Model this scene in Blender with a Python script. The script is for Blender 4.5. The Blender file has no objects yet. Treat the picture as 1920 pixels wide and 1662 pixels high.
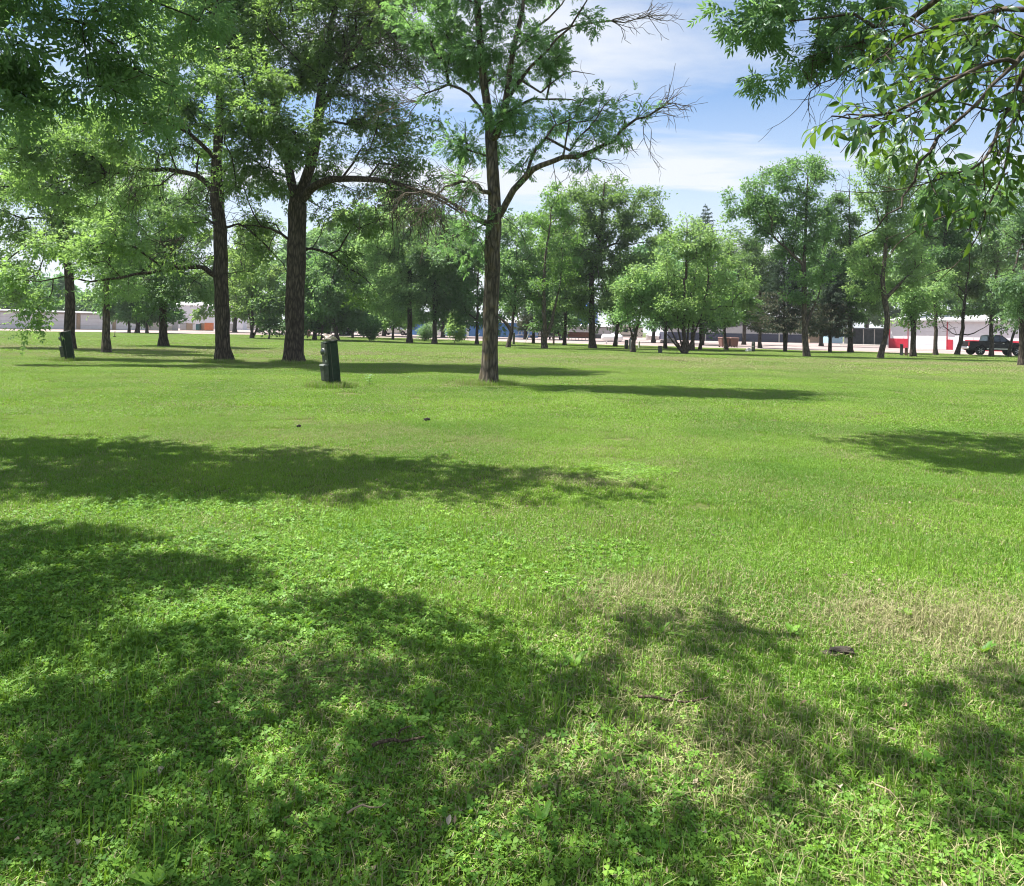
import bpy, math, random
import numpy as np
from mathutils import Vector, Matrix

# ------------------------------------------------------------------ camera
F = 1450.0                      # focal length in pixels of a 1920 px wide frame
EYE = 1.6
ROLL = math.radians(1.2)
CS, SN = math.cos(ROLL), math.sin(ROLL)
PX, PY = 960.0, 618.0
scene = bpy.context.scene
col = scene.collection
cam_data = bpy.data.cameras.new('camera')
cam = bpy.data.objects.new('camera', cam_data)
col.objects.link(cam)
cam.location = (0, 0, EYE)
cam.matrix_world = Matrix.Translation((0, 0, EYE)) @ Matrix.Rotation(math.radians(90), 4, 'X') @ Matrix.Rotation(ROLL, 4, 'Z')
cam_data.sensor_fit = 'HORIZONTAL'
cam_data.sensor_width = 36
cam_data.lens = 36 * F / 1920
cam_data.shift_y = -(831 - PY) / 1920
cam_data.clip_start = 0.05
cam_data.clip_end = 6000
scene.camera = cam

# ------------------------------------------------------------------ light
SUN_EL = math.radians(64)
SUN_AZ = math.radians(-70.6)     # from +Y, clockwise positive
COT = 1 / math.tan(SUN_EL)
SHX, SHY = -math.sin(SUN_AZ) * COT, -math.cos(SUN_AZ) * COT   # shadow offset per metre of height
to_sun = Vector((math.sin(SUN_AZ) * math.cos(SUN_EL), math.cos(SUN_AZ) * math.cos(SUN_EL), math.sin(SUN_EL)))
sl = bpy.data.lights.new('sun', 'SUN')
sl.energy = 5.0
sl.angle = math.radians(0.53)
sl.color = (1.0, 0.955, 0.88)
so = bpy.data.objects.new('sun', sl)
col.objects.link(so)
so.rotation_euler = (-to_sun).to_track_quat('-Z', 'Y').to_euler()
so.location = to_sun * 60

world = bpy.data.worlds.new('World')
scene.world = world
world.use_nodes = True
nt = world.node_tree
nt.nodes.clear()
def N(t, kind, **kw):
    n = t.nodes.new(kind)
    for k, v in kw.items():
        if k.startswith('i_'):
            key = k[2:]
            key = int(key) if key.isdigit() else key.replace('_', ' ')
            n.inputs[key].default_value = v
        else:
            setattr(n, k, v)
    return n
def LK(t, a, ao, b, bi):
    t.links.new(a.outputs[ao], b.inputs[bi])
sky = N(nt, 'ShaderNodeTexSky', sky_type='NISHITA', sun_disc=False, sun_elevation=SUN_EL, sun_rotation=SUN_AZ % (2 * math.pi))
sky.air_density = 1.0; sky.dust_density = 0.0; sky.ozone_density = 4.0
bg1 = N(nt, 'ShaderNodeBackground'); bg1.inputs[1].default_value = 0.064
LK(nt, sky, 0, bg1, 0)
tc = N(nt, 'ShaderNodeTexCoord')
sep = N(nt, 'ShaderNodeSeparateXYZ'); LK(nt, tc, 'Generated', sep, 0)
zadd = N(nt, 'ShaderNodeMath', operation='MAXIMUM', i_1=0.02); LK(nt, sep, 2, zadd, 0)
zadd2 = N(nt, 'ShaderNodeMath', operation='ADD', i_1=0.14); LK(nt, zadd, 0, zadd2, 0)
dx = N(nt, 'ShaderNodeMath', operation='DIVIDE'); LK(nt, sep, 0, dx, 0); LK(nt, zadd2, 0, dx, 1)
dy = N(nt, 'ShaderNodeMath', operation='DIVIDE'); LK(nt, sep, 1, dy, 0); LK(nt, zadd2, 0, dy, 1)
cmb = N(nt, 'ShaderNodeCombineXYZ'); LK(nt, dx, 0, cmb, 0); LK(nt, dy, 0, cmb, 1)
mp = N(nt, 'ShaderNodeMapping'); LK(nt, cmb, 0, mp, 0)
mp.inputs['Rotation'].default_value = (0, 0, math.radians(-22)); mp.inputs['Scale'].default_value = (0.55, 1.5, 1); mp.inputs['Location'].default_value = (3.1, 0.55, 0)
nz = N(nt, 'ShaderNodeTexNoise'); LK(nt, mp, 0, nz, 'Vector')
nz.inputs['Scale'].default_value = 1.15; nz.inputs['Detail'].default_value = 9; nz.inputs['Roughness'].default_value = 0.56; nz.inputs['Distortion'].default_value = 0.5
rp = N(nt, 'ShaderNodeValToRGB'); LK(nt, nz, 0, rp, 0)
rp.color_ramp.elements[0].position = 0.41; rp.color_ramp.elements[0].color = (0.05, 0.05, 0.05, 1)
rp.color_ramp.elements[1].position = 0.605; rp.color_ramp.elements[1].color = (0.95, 0.95, 0.95, 1)
hz = N(nt, 'ShaderNodeMapRange'); LK(nt, sep, 2, hz, 0)
for i, v in ((1, 0.04), (2, 0.30), (3, 0.92), (4, 0.0)): hz.inputs[i].default_value = v
mx = N(nt, 'ShaderNodeMath', operation='MAXIMUM'); LK(nt, rp, 0, mx, 0); LK(nt, hz, 0, mx, 1)
bg2 = N(nt, 'ShaderNodeBackground'); bg2.inputs[0].default_value = (0.90, 0.94, 1.0, 1); bg2.inputs[1].default_value = 0.365
mixs = N(nt, 'ShaderNodeMixShader'); LK(nt, mx, 0, mixs, 0); LK(nt, bg1, 0, mixs, 1); LK(nt, bg2, 0, mixs, 2)
wo = N(nt, 'ShaderNodeOutputWorld'); LK(nt, mixs, 0, wo, 0)

scene.view_settings.view_transform = 'Standard'
scene.view_settings.look = 'None'
scene.view_settings.gamma = 1
scene.view_settings.exposure = 1.5
scene.view_settings.use_curve_mapping = False
scene.render.engine = 'CYCLES'
cy = scene.cycles
cy.max_bounces = 12; cy.diffuse_bounces = 9; cy.glossy_bounces = 2; cy.transmission_bounces = 9; cy.transparent_max_bounces = 8
cy.caustics_reflective = False; cy.caustics_refractive = False
cy.use_denoising = True
cy.filter_width = 1.1
try:
    cy.denoiser = 'OPENIMAGEDENOISE'; cy.denoising_input_passes = 'RGB_ALBEDO_NORMAL'; cy.denoising_prefilter = 'ACCURATE'
except Exception:
    pass
cy.sample_clamp_indirect = 6

# ------------------------------------------------------------------ pixel <-> place
def P(px, py, d):
    u, v = px - PX, PY - py
    return np.array([(u * CS - v * SN) * d / F, d, EYE + (u * SN + v * CS) * d / F])
def G(px, py):
    u, v = px - PX, PY - py
    d = -EYE * F / (u * SN + v * CS)
    return np.array([(u * CS - v * SN) * d / F, d, 0.0])
def XD(px, d, z=0.0):
    u = px - PX
    v = ((z - EYE) * F / d - u * SN) / CS
    return np.array([(u * CS - v * SN) * d / F, d, z])
rng = np.random.default_rng(7)
random.seed(7)

# ------------------------------------------------------------------ object helpers
def tag(o, label=None, cat=None, group=None, kind=None):
    if label: o['label'] = label
    if cat: o['category'] = cat
    if group: o['group'] = group
    if kind: o['kind'] = kind
    return o
def empty(name, loc=(0, 0, 0), rz=0.0, tilt=(0, 0)):
    o = bpy.data.objects.new(name, None)
    o.empty_display_size = 0.2
    col.objects.link(o)
    o.location = tuple(loc); o.rotation_euler = (tilt[0], tilt[1], rz)
    return o
def link(name, me, mat=None, parent=None, loc=None, rot=None):
    o = bpy.data.objects.new(name, me)
    col.objects.link(o)
    if mat is not None and len(me.materials) == 0:
        for m in (mat if isinstance(mat, (list, tuple)) else [mat]): me.materials.append(m)
    if parent is not None: o.parent = parent
    if loc is not None: o.location = tuple(loc)
    if rot is not None: o.rotation_euler = rot
    return o
def np_mesh(name, V, faces_k, smooth=False, attr=None):
    """V (n,3); faces_k list of integer arrays (m,k); attr: dict name -> per vertex float array."""
    me = bpy.data.meshes.new(name)
    V = np.ascontiguousarray(V, dtype=np.float32)
    me.vertices.add(len(V)); me.vertices.foreach_set('co', V.ravel())
    loops, starts, tot, s = [], [], [], 0
    for Fk in faces_k:
        if len(Fk) == 0: continue
        Fk = np.asarray(Fk, dtype=np.int32)
        m, k = Fk.shape
        loops.append(Fk.ravel()); starts.append(s + np.arange(m) * k); tot.append(np.full(m, k)); s += m * k
    if loops:
        loops = np.concatenate(loops).astype(np.int32)
        starts = np.concatenate(starts).astype(np.int32); tot = np.concatenate(tot).astype(np.int32)
        me.loops.add(len(loops)); me.loops.foreach_set('vertex_index', loops)
        me.polygons.add(len(starts)); me.polygons.foreach_set('loop_start', starts); me.polygons.foreach_set('loop_total', tot)
        me.polygons.foreach_set('use_smooth', np.full(len(starts), smooth))
    for k, a in (attr or {}).items():
        at = me.attributes.new(k, 'FLOAT', 'POINT'); at.data.foreach_set('value', np.asarray(a, dtype=np.float32))
    me.update(calc_edges=True)
    return me
class MB:
    def __init__(self): self.v = []; self.f = []
    def add(self, vs, fs):
        b = len(self.v); self.v += [tuple(map(float, p)) for p in vs]; self.f += [tuple(i + b for i in f) for f in fs]; return self
    def box(self, x0, x1, y0, y1, z0, z1):
        return self.add([(x0, y0, z0), (x1, y0, z0), (x1, y1, z0), (x0, y1, z0), (x0, y0, z1), (x1, y0, z1), (x1, y1, z1), (x0, y1, z1)],
                        [(0, 3, 2, 1), (4, 5, 6, 7), (0, 1, 5, 4), (1, 2, 6, 5), (2, 3, 7, 6), (3, 0, 4, 7)])
    def frustum(self, b0, b1, z0, z1):
        (ax0, ax1, ay0, ay1), (bx0, bx1, by0, by1) = b0, b1
        return self.add([(ax0, ay0, z0), (ax1, ay0, z0), (ax1, ay1, z0), (ax0, ay1, z0), (bx0, by0, z1), (bx1, by0, z1), (bx1, by1, z1), (bx0, by1, z1)],
                        [(0, 3, 2, 1), (4, 5, 6, 7), (0, 1, 5, 4), (1, 2, 6, 5), (2, 3, 7, 6), (3, 0, 4, 7)])
    def prism(self, poly, y0, y1, inset=None):
        """poly in (x,z), extruded along y; inset: shrink function z->dy."""
        n = len(poly); vs = []
        for y, sgn in ((y0, 1), (y1, -1)):
            for (x, z) in poly: vs.append((x, y + sgn * (inset(z) if inset else 0), z))
        fs = [tuple(range(n - 1, -1, -1)), tuple(range(n, 2 * n))]
        for i in range(n):
            j = (i + 1) % n; fs.append((i, j, n + j, n + i))
        return self.add(vs, fs)
    def cyl(self, a, b, r0, r1=None, n=12, cap=True):
        r1 = r0 if r1 is None else r1
        a = Vector(a); b = Vector(b); d = (b - a).normalized()
        u = d.orthogonal().normalized(); w = d.cross(u)
        vs = []
        for c, r in ((a, r0), (b, r1)):
            for i in range(n):
                t = 2 * math.pi * i / n; vs.append(c + r * (math.cos(t) * u + math.sin(t) * w))
        fs = [(i, (i + 1) % n, n + (i + 1) % n, n + i) for i in range(n)]
        if cap: fs += [tuple(range(n - 1, -1, -1)), tuple(range(n, 2 * n))]
        return self.add(vs, fs)
    def lathe(self, prof, n=16, axis='z', c=(0, 0, 0)):
        vs = []; m = len(prof)
        for (r, h) in prof:
            for i in range(n):
                t = 2 * math.pi * i / n
                p = (r * math.cos(t), r * math.sin(t), h)
                if axis == 'x': p = (h, r * math.cos(t), r * math.sin(t))
                if axis == 'y': p = (r * math.cos(t), h, r * math.sin(t))
                vs.append((p[0] + c[0], p[1] + c[1], p[2] + c[2]))
        fs = []
        for k in range(m - 1):
            for i in range(n):
                j = (i + 1) % n; fs.append((k * n + i, k * n + j, (k + 1) * n + j, (k + 1) * n + i))
        fs.append(tuple(range(n - 1, -1, -1))); fs.append(tuple(range((m - 1) * n, m * n)))
        return self.add(vs, fs)
    def mesh(self, name, bevel=0.0, smooth=False, seg=1):
        import bmesh
        me = bpy.data.meshes.new(name); me.from_pydata(self.v, [], self.f); me.update()
        bm = bmesh.new(); bm.from_mesh(me)
        bmesh.ops.recalc_face_normals(bm, faces=bm.faces)
        if bevel > 0:
            ed = [e for e in bm.edges if e.is_manifold and e.calc_face_angle(0) > 0.6]
            bmesh.ops.bevel(bm, geom=ed, offset=bevel, segments=seg, affect='EDGES', clamp_overlap=True)
        bm.to_mesh(me); bm.free()
        if smooth:
            me.polygons.foreach_set('use_smooth', [True] * len(me.polygons))
            try: me.set_sharp_from_angle(angle=math.radians(40))
            except Exception: pass
        return me
    def build(self, name, mat, parent=None, bevel=0.0, smooth=False, seg=1, loc=None, rot=None):
        return link(name, self.mesh(name, bevel, smooth, seg), mat, parent, loc, rot)

# ------------------------------------------------------------------ materials
def new_mat(name):
    m = bpy.data.materials.new(name); m.use_nodes = True
    t = m.node_tree; t.nodes.clear()
    return m, t
def plain(name, rgb, rough=0.6, metal=0.0, var=0.12, scale=6.0, bump=0.0, bscale=30.0, spec=0.5, coat=0.0):
    m, t = new_mat(name)
    b = N(t, 'ShaderNodeBsdfPrincipled'); o = N(t, 'ShaderNodeOutputMaterial'); LK(t, b, 0, o, 0)
    tcn = N(t, 'ShaderNodeTexCoord')
    nz = N(t, 'ShaderNodeTexNoise'); LK(t, tcn, 'Object', nz, 'Vector'); nz.inputs['Scale'].default_value = scale; nz.inputs['Detail'].default_value = 6
    rp = N(t, 'ShaderNodeValToRGB'); LK(t, nz, 0, rp, 0)
    e = rp.color_ramp.elements
    e[0].position = 0.3; e[1].position = 0.7
    e[0].color = tuple(c * (1 - var) for c in rgb) + (1,); e[1].color = tuple(min(1, c * (1 + var)) for c in rgb) + (1,)
    LK(t, rp, 0, b, 'Base Color')
    b.inputs['Roughness'].default_value = rough; b.inputs['Metallic'].default_value = metal
    b.inputs['Specular IOR Level'].default_value = spec; b.inputs['Coat Weight'].default_value = coat
    if bump > 0:
        n2 = N(t, 'ShaderNodeTexNoise'); LK(t, tcn, 'Object', n2, 'Vector'); n2.inputs['Scale'].default_value = bscale; n2.inputs['Detail'].default_value = 5
        bp = N(t, 'ShaderNodeBump'); LK(t, n2, 0, bp, 'Height'); bp.inputs['Strength'].default_value = bump; bp.inputs['Distance'].default_value = 0.02
        LK(t, bp, 0, b, 'Normal')
    return m
def bark_mat(name, c0, c1, scale=1.0, lichen=0.0):
    m, t = new_mat(name)
    b = N(t, 'ShaderNodeBsdfPrincipled'); o = N(t, 'ShaderNodeOutputMaterial'); LK(t, b, 0, o, 0)
    g = N(t, 'ShaderNodeNewGeometry')
    mp = N(t, 'ShaderNodeMapping'); LK(t, g, 'Position', mp, 0); mp.inputs['Scale'].default_value = (22 * scale, 22 * scale, 4.5 * scale)
    nz = N(t, 'ShaderNodeTexNoise'); LK(t, mp, 0, nz, 'Vector'); nz.inputs['Scale'].default_value = 1; nz.inputs['Detail'].default_value = 7; nz.inputs['Distortion'].default_value = 0.8
    vo = N(t, 'ShaderNodeTexVoronoi', feature='DISTANCE_TO_EDGE'); LK(t, mp, 0, vo, 'Vector'); vo.inputs['Scale'].default_value = 0.55
    ad = N(t, 'ShaderNodeMath', operation='MULTIPLY'); LK(t, nz, 0, ad, 0)
    vr = N(t, 'ShaderNodeMapRange'); LK(t, vo, 0, vr, 0); vr.inputs[2].default_value = 0.35; vr.inputs[3].default_value = 0.35; vr.inputs[4].default_value = 1.3
    LK(t, vr, 0, ad, 1)
    rp = N(t, 'ShaderNodeValToRGB'); LK(t, ad, 0, rp, 0)
    e = rp.color_ramp.elements; e[0].position = 0.15; e[1].position = 0.75; e[0].color = c0 + (1,); e[1].color = c1 + (1,)
    src = (rp, 0)
    if lichen > 0:
        n3 = N(t, 'ShaderNodeTexNoise'); LK(t, g, 'Position', n3, 'Vector'); n3.inputs['Scale'].default_value = 5.0; n3.inputs['Detail'].default_value = 8
        r3 = N(t, 'ShaderNodeMapRange'); LK(t, n3, 0, r3, 0); r3.inputs[1].default_value = 0.5; r3.inputs[2].default_value = 0.72; r3.inputs[4].default_value = lichen
        mx = N(t, 'ShaderNodeMix', data_type='RGBA'); LK(t, r3, 0, mx, 0); LK(t, rp, 0, mx, 6); mx.inputs[7].default_value = (0.20, 0.15, 0.05, 1)
        src = (mx, 2)
    LK(t, src[0], src[1], b, 'Base Color')
    b.inputs['Roughness'].default_value = 0.9; b.inputs['Specular IOR Level'].default_value = 0.2
    bp = N(t, 'ShaderNodeBump'); LK(t, ad, 0, bp, 'Height'); bp.inputs['Strength'].default_value = 0.9; bp.inputs['Distance'].default_value = 0.03
    LK(t, bp, 0, b, 'Normal')
    return m
def leaf_mat(name, dark, light, transl=(0.20, 0.32, 0.03), tw=0.42, gloss=0.06, rough=0.42, instancer=False, dry=None):
    """thin leaf: diffuse + translucent + waxy sheen; 'v' varies each leaf."""
    m, t = new_mat(name)
    o = N(t, 'ShaderNodeOutputMaterial')
    at = N(t, 'ShaderNodeAttribute', attribute_name='v')
    fac = (at, 'Fac')
    mixc = N(t, 'ShaderNodeMix', data_type='RGBA'); LK(t, fac[0], fac[1], mixc, 0)
    mixc.inputs[6].default_value = dark + (1,); mixc.inputs[7].default_value = light + (1,)
    src, so_ = mixc, 2
    tcol = N(t, 'ShaderNodeMix', data_type='RGBA'); LK(t, fac[0], fac[1], tcol, 0)
    tcol.inputs[6].default_value = tuple(0.75 * c for c in transl) + (1,); tcol.inputs[7].default_value = transl + (1,)
    tsrc, ts_ = tcol, 2
    if instancer:
        ti = N(t, 'ShaderNodeAttribute', attribute_name='tint', attribute_type='INSTANCER')
        hs = N(t, 'ShaderNodeHueSaturation'); LK(t, src, so_, hs, 'Color')
        mr = N(t, 'ShaderNodeMapRange'); LK(t, ti, 'Fac', mr, 0); mr.inputs[3].default_value = 0.72; mr.inputs[4].default_value = 1.3
        LK(t, mr, 0, hs, 'Value')
        mr2 = N(t, 'ShaderNodeMapRange'); LK(t, ti, 'Fac', mr2, 0); mr2.inputs[3].default_value = 0.515; mr2.inputs[4].default_value = 0.488
        LK(t, mr2, 0, hs, 'Hue')
        src, so_ = hs, 0
        if dry is not None:
            di = N(t, 'ShaderNodeAttribute', attribute_name='dry', attribute_type='INSTANCER')
            s1 = N(t, 'ShaderNodeAttribute', attribute_name='w')
            lt = N(t, 'ShaderNodeMath', operation='LESS_THAN'); LK(t, s1, 'Fac', lt, 0); LK(t, di, 'Fac', lt, 1)
            dm = N(t, 'ShaderNodeMix', data_type='RGBA'); LK(t, lt, 0, dm, 0); LK(t, src, so_, dm, 6)
            dc = N(t, 'ShaderNodeMix', data_type='RGBA'); LK(t, fac[0], fac[1], dc, 0); dc.inputs[6].default_value = tuple(0.6 * c for c in dry) + (1,); dc.inputs[7].default_value = dry + (1,)
            LK(t, dc, 2, dm, 7)
            src, so_ = dm, 2
            tm = N(t, 'ShaderNodeMix', data_type='RGBA'); LK(t, lt, 0, tm, 0); LK(t, tsrc, ts_, tm, 6); tm.inputs[7].default_value = tuple(0.5 * c for c in dry) + (1,)
            tsrc, ts_ = tm, 2
    if not instancer:
        oi = N(t, 'ShaderNodeObjectInfo')
        for which in (0, 1):
            hs = N(t, 'ShaderNodeHueSaturation'); LK(t, *((src, so_) if which == 0 else (tsrc, ts_)), hs, 'Color')
            m3 = N(t, 'ShaderNodeMapRange'); LK(t, oi, 'Random', m3, 0); m3.inputs[3].default_value = 0.488; m3.inputs[4].default_value = 0.518; LK(t, m3, 0, hs, 'Hue')
            ml = N(t, 'ShaderNodeMath', operation='MULTIPLY', i_1=7.31); LK(t, oi, 'Random', ml, 0); fr_ = N(t, 'ShaderNodeMath', operation='FRACT'); LK(t, ml, 0, fr_, 0)
            m4 = N(t, 'ShaderNodeMapRange'); LK(t, fr_, 0, m4, 0); m4.inputs[3].default_value = 0.80; m4.inputs[4].default_value = 1.18; LK(t, m4, 0, hs, 'Value')
            m5 = N(t, 'ShaderNodeMapRange'); LK(t, fr_, 0, m5, 0); m5.inputs[3].default_value = 1.02; m5.inputs[4].default_value = 0.84; LK(t, m5, 0, hs, 'Saturation')
            if which == 0: src, so_ = hs, 0
            else: tsrc, ts_ = hs, 0
    df = N(t, 'ShaderNodeBsdfDiffuse'); LK(t, src, so_, df, 0)
    tr = N(t, 'ShaderNodeBsdfTranslucent'); LK(t, tsrc, ts_, tr, 0)
    m1 = N(t, 'ShaderNodeMixShader'); m1.inputs[0].default_value = tw; LK(t, df, 0, m1, 1); LK(t, tr, 0, m1, 2)
    gl = N(t, 'ShaderNodeBsdfGlossy'); gl.inputs['Roughness'].default_value = rough; gl.inputs[0].default_value = (0.9, 0.95, 1, 1)
    lw = N(t, 'ShaderNodeLayerWeight'); lw.inputs[0].default_value = 0.5
    pw = N(t, 'ShaderNodeMath', operation='POWER', i_1=3.0); LK(t, lw, 'Facing', pw, 0)
    fc = N(t, 'ShaderNodeMath', operation='MULTIPLY_ADD', i_1=gloss * 3.0, i_2=gloss * 0.5); LK(t, pw, 0, fc, 0)
    m2 = N(t, 'ShaderNodeMixShader'); LK(t, fc, 0, m2, 0); LK(t, m1, 0, m2, 1); LK(t, gl, 0, m2, 2)
    LK(t, m2, 0, o, 0)
    return m

M_bark_near = bark_mat('bark_brown', (0.030, 0.026, 0.022), (0.170, 0.143, 0.115), 0.8, 0.3)
M_bark = bark_mat('bark_dark', (0.028, 0.023, 0.019), (0.125, 0.10, 0.078), 0.9)
M_bark_far = bark_mat('bark_grey', (0.04, 0.033, 0.028), (0.14, 0.115, 0.095), 0.6)
M_deadwood = bark_mat('bare_twig', (0.13, 0.115, 0.10), (0.34, 0.31, 0.28), 2.0)
M_leaf_a = leaf_mat('leaf_ash', (0.046, 0.120, 0.038), (0.130, 0.242, 0.074), (0.28, 0.52, 0.10), .50, .045, .5)
M_leaf_b = leaf_mat('leaf_bright', (0.062, 0.146, 0.038), (0.168, 0.285, 0.072), (0.36, 0.60, 0.10), .50, .045, .5)
M_leaf_c = leaf_mat('leaf_deep', (0.042, 0.110, 0.040), (0.106, 0.208, 0.076), (0.24, 0.46, 0.10), 0.49, .045, .5)
M_leaf_near = leaf_mat('leaf_near', (0.020, 0.058, 0.020), (0.075, 0.150, 0.045), (0.17, 0.33, 0.03), 0.40, 0.035, 0.36)
M_needle = leaf_mat('needle', (0.040, 0.072, 0.048), (0.085, 0.125, 0.080), (0.10, 0.16, 0.07), 0.3, .006, .7)
M_needle_br = leaf_mat('needle_brown', (0.085, 0.085, 0.055), (0.15, 0.145, 0.095), (0.14, 0.14, 0.07), 0.3, .006, .7)
M_grass = leaf_mat('grass_blade', (0.080, 0.182, 0.014), (0.225, 0.388, 0.048), (0.28, 0.48, 0.03), 0.32, 0.035, 0.5, True, (0.43, 0.41, 0.20))
M_clover = leaf_mat('clover_leaf', (0.072, 0.172, 0.020), (0.180, 0.335, 0.046), (0.28, 0.50, 0.04), 0.32, 0.022, 0.5, True)
M_white_steel = plain('white_steel', (0.66, 0.66, 0.70), 0.5, 0, 0.05, 2)
M_offwhite = plain('cream_panel', (0.50, 0.47, 0.42), 0.6, 0, 0.08, 2)
M_concrete = plain('concrete', (0.50, 0.47, 0.44), 0.9, 0, 0.15, 8, 0.3)
M_red = plain('red_steel', (0.42, 0.012, 0.035), 0.5, 0, 0.1, 2)
M_navy = plain('navy_steel', (0.022, 0.028, 0.06), 0.6, 0, 0.15, 2)
M_grey = plain('grey_steel', (0.36, 0.36, 0.37), 0.6, 0, 0.08, 2)
M_darkgrey = plain('dark_interior', (0.05, 0.055, 0.06), 0.8, 0, 0.2, 2)
M_blue = plain('blue_steel', (0.05, 0.17, 0.42), 0.5, 0, 0.08, 2)
M_blue2 = plain('bright_blue_steel', (0.045, 0.14, 0.52), 0.5, 0, 0.08, 2)
M_paleblue = plain('pale_blue_siding', (0.33, 0.52, 0.64), 0.6, 0, 0.06, 2)
M_brown = plain('brown_paint', (0.15, 0.075, 0.06), 0.6, 0, 0.15, 3)
M_rust = plain('rusty_steel', (0.13, 0.055, 0.035), 0.85, 0, 0.35, 8)
M_green_box = plain('green_enamel', (0.014, 0.028, 0.019), 0.6, 0, 0.35, 9, 0.15, 40, spec=.25)
M_green_pale = plain('weathered_green', (0.062, 0.072, 0.055), 0.7, 0, 0.3, 14, 0.1, 40)
M_meter = plain('grey_meter', (0.13, 0.14, 0.13), 0.4, 0, 0.2, 14)
M_black_paint = plain('black_paint', (0.004, 0.0042, 0.005), 0.3, 0, 0.1, 3, spec=.25, coat=0.12)
M_white_paint = plain('white_paint', (0.75, 0.76, 0.78), 0.3, 0, 0.04, 3, coat=0.5)
M_silver_paint = plain('silver_paint', (0.45, 0.47, 0.5), 0.3, 0.3, 0.05, 3, coat=0.5)
M_glass = plain('tinted_glass', (0.03, 0.04, 0.05), 0.06, 0, 0.1, 3, spec=0.9)
M_tyre = plain('tyre_rubber', (0.02, 0.02, 0.021), 0.85, 0, 0.2, 20)
M_rim = plain('alloy_rim', (0.66, 0.66, 0.67), 0.35, 0.2, 0.1, 12)
M_chrome = plain('chrome', (0.6, 0.6, 0.62), 0.2, 0.9, 0.05, 5)
M_tail = plain('tail_light', (0.35, 0.01, 0.015), 0.3, 0, 0.1, 5)
M_headl = plain('headlight_glass', (0.6, 0.62, 0.65), 0.15, 0, 0.05, 5)
M_tank = plain('tank_white', (0.80, 0.80, 0.82), 0.4, 0, 0.04, 2)
M_tan = plain('weathered_wood', (0.33, 0.25, 0.17), 0.85, 0, 0.2, 6, 0.2)
M_palewood = plain('pale_post', (0.42, 0.41, 0.38), 0.85, 0, 0.15, 6, 0.2)
M_orange = plain('orange_crate', (0.55, 0.16, 0.05), 0.7, 0, 0.1, 3)
M_teal = plain('teal_crate', (0.02, 0.10, 0.10), 0.7, 0, 0.1, 3)
M_tarp = plain('white_tarp', (0.70, 0.71, 0.78), 0.6, 0, 0.08, 5, 0.3, 6)
M_purple = plain('purple_tarp', (0.06, 0.05, 0.16), 0.6, 0, 0.15, 5)
M_rock = plain('pale_rubble', (0.46, 0.39, 0.35), 0.95, 0, 0.35, 22, 0.7, 40)
M_clod = plain('dark_clod', (0.035, 0.028, 0.02), 0.95, 0, 0.3, 30, 0.6, 60)
M_twig = bark_mat('fallen_twig', (0.06, 0.045, 0.03), (0.28, 0.21, 0.15), 4.0)

# ------------------------------------------------------------------ ground
GRAVEL_NEAR = [(-700, 612), (-300, 616.5), (0, 620.5), (200, 624), (400, 627), (560, 629), (700, 633), (800, 636.5), (950, 641.5), (1100, 646), (1300, 651.5), (1500, 657.5), (1700, 662.5), (1920, 668.5), (2300, 679)]
gpts = np.array([G(a, b) for a, b in GRAVEL_NEAR])
def gravel_y(x):
    return np.interp(x, gpts[:, 0], gpts[:, 1])
def fbm(x, y, sc, seed, oct_=4):
    r = np.random.default_rng(seed); out = np.zeros_like(x); amp = 1.0; tot = 0
    for k in range(oct_):
        for _ in range(3):
            a = r.uniform(0, 2 * np.pi); ph = r.uniform(0, 2 * np.pi); ph2 = r.uniform(0, 6.28); b = r.uniform(0.6, 1.4)
            u = (x * np.cos(a) + y * np.sin(a)) * b / sc; w = (-x * np.sin(a) + y * np.cos(a)) * b / sc
            out += amp * np.sin(2 * np.pi * u + ph + 1.3 * np.sin(2 * np.pi * w * 0.7 + ph2))
        tot += amp * 1.7; amp *= 0.6; sc *= 0.5
    return out / tot
def ell(x, y, cx, cy_, rx, ry):
    return np.exp(-(((x - cx) / rx) ** 2 + ((y - cy_) / ry) ** 2))
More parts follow.
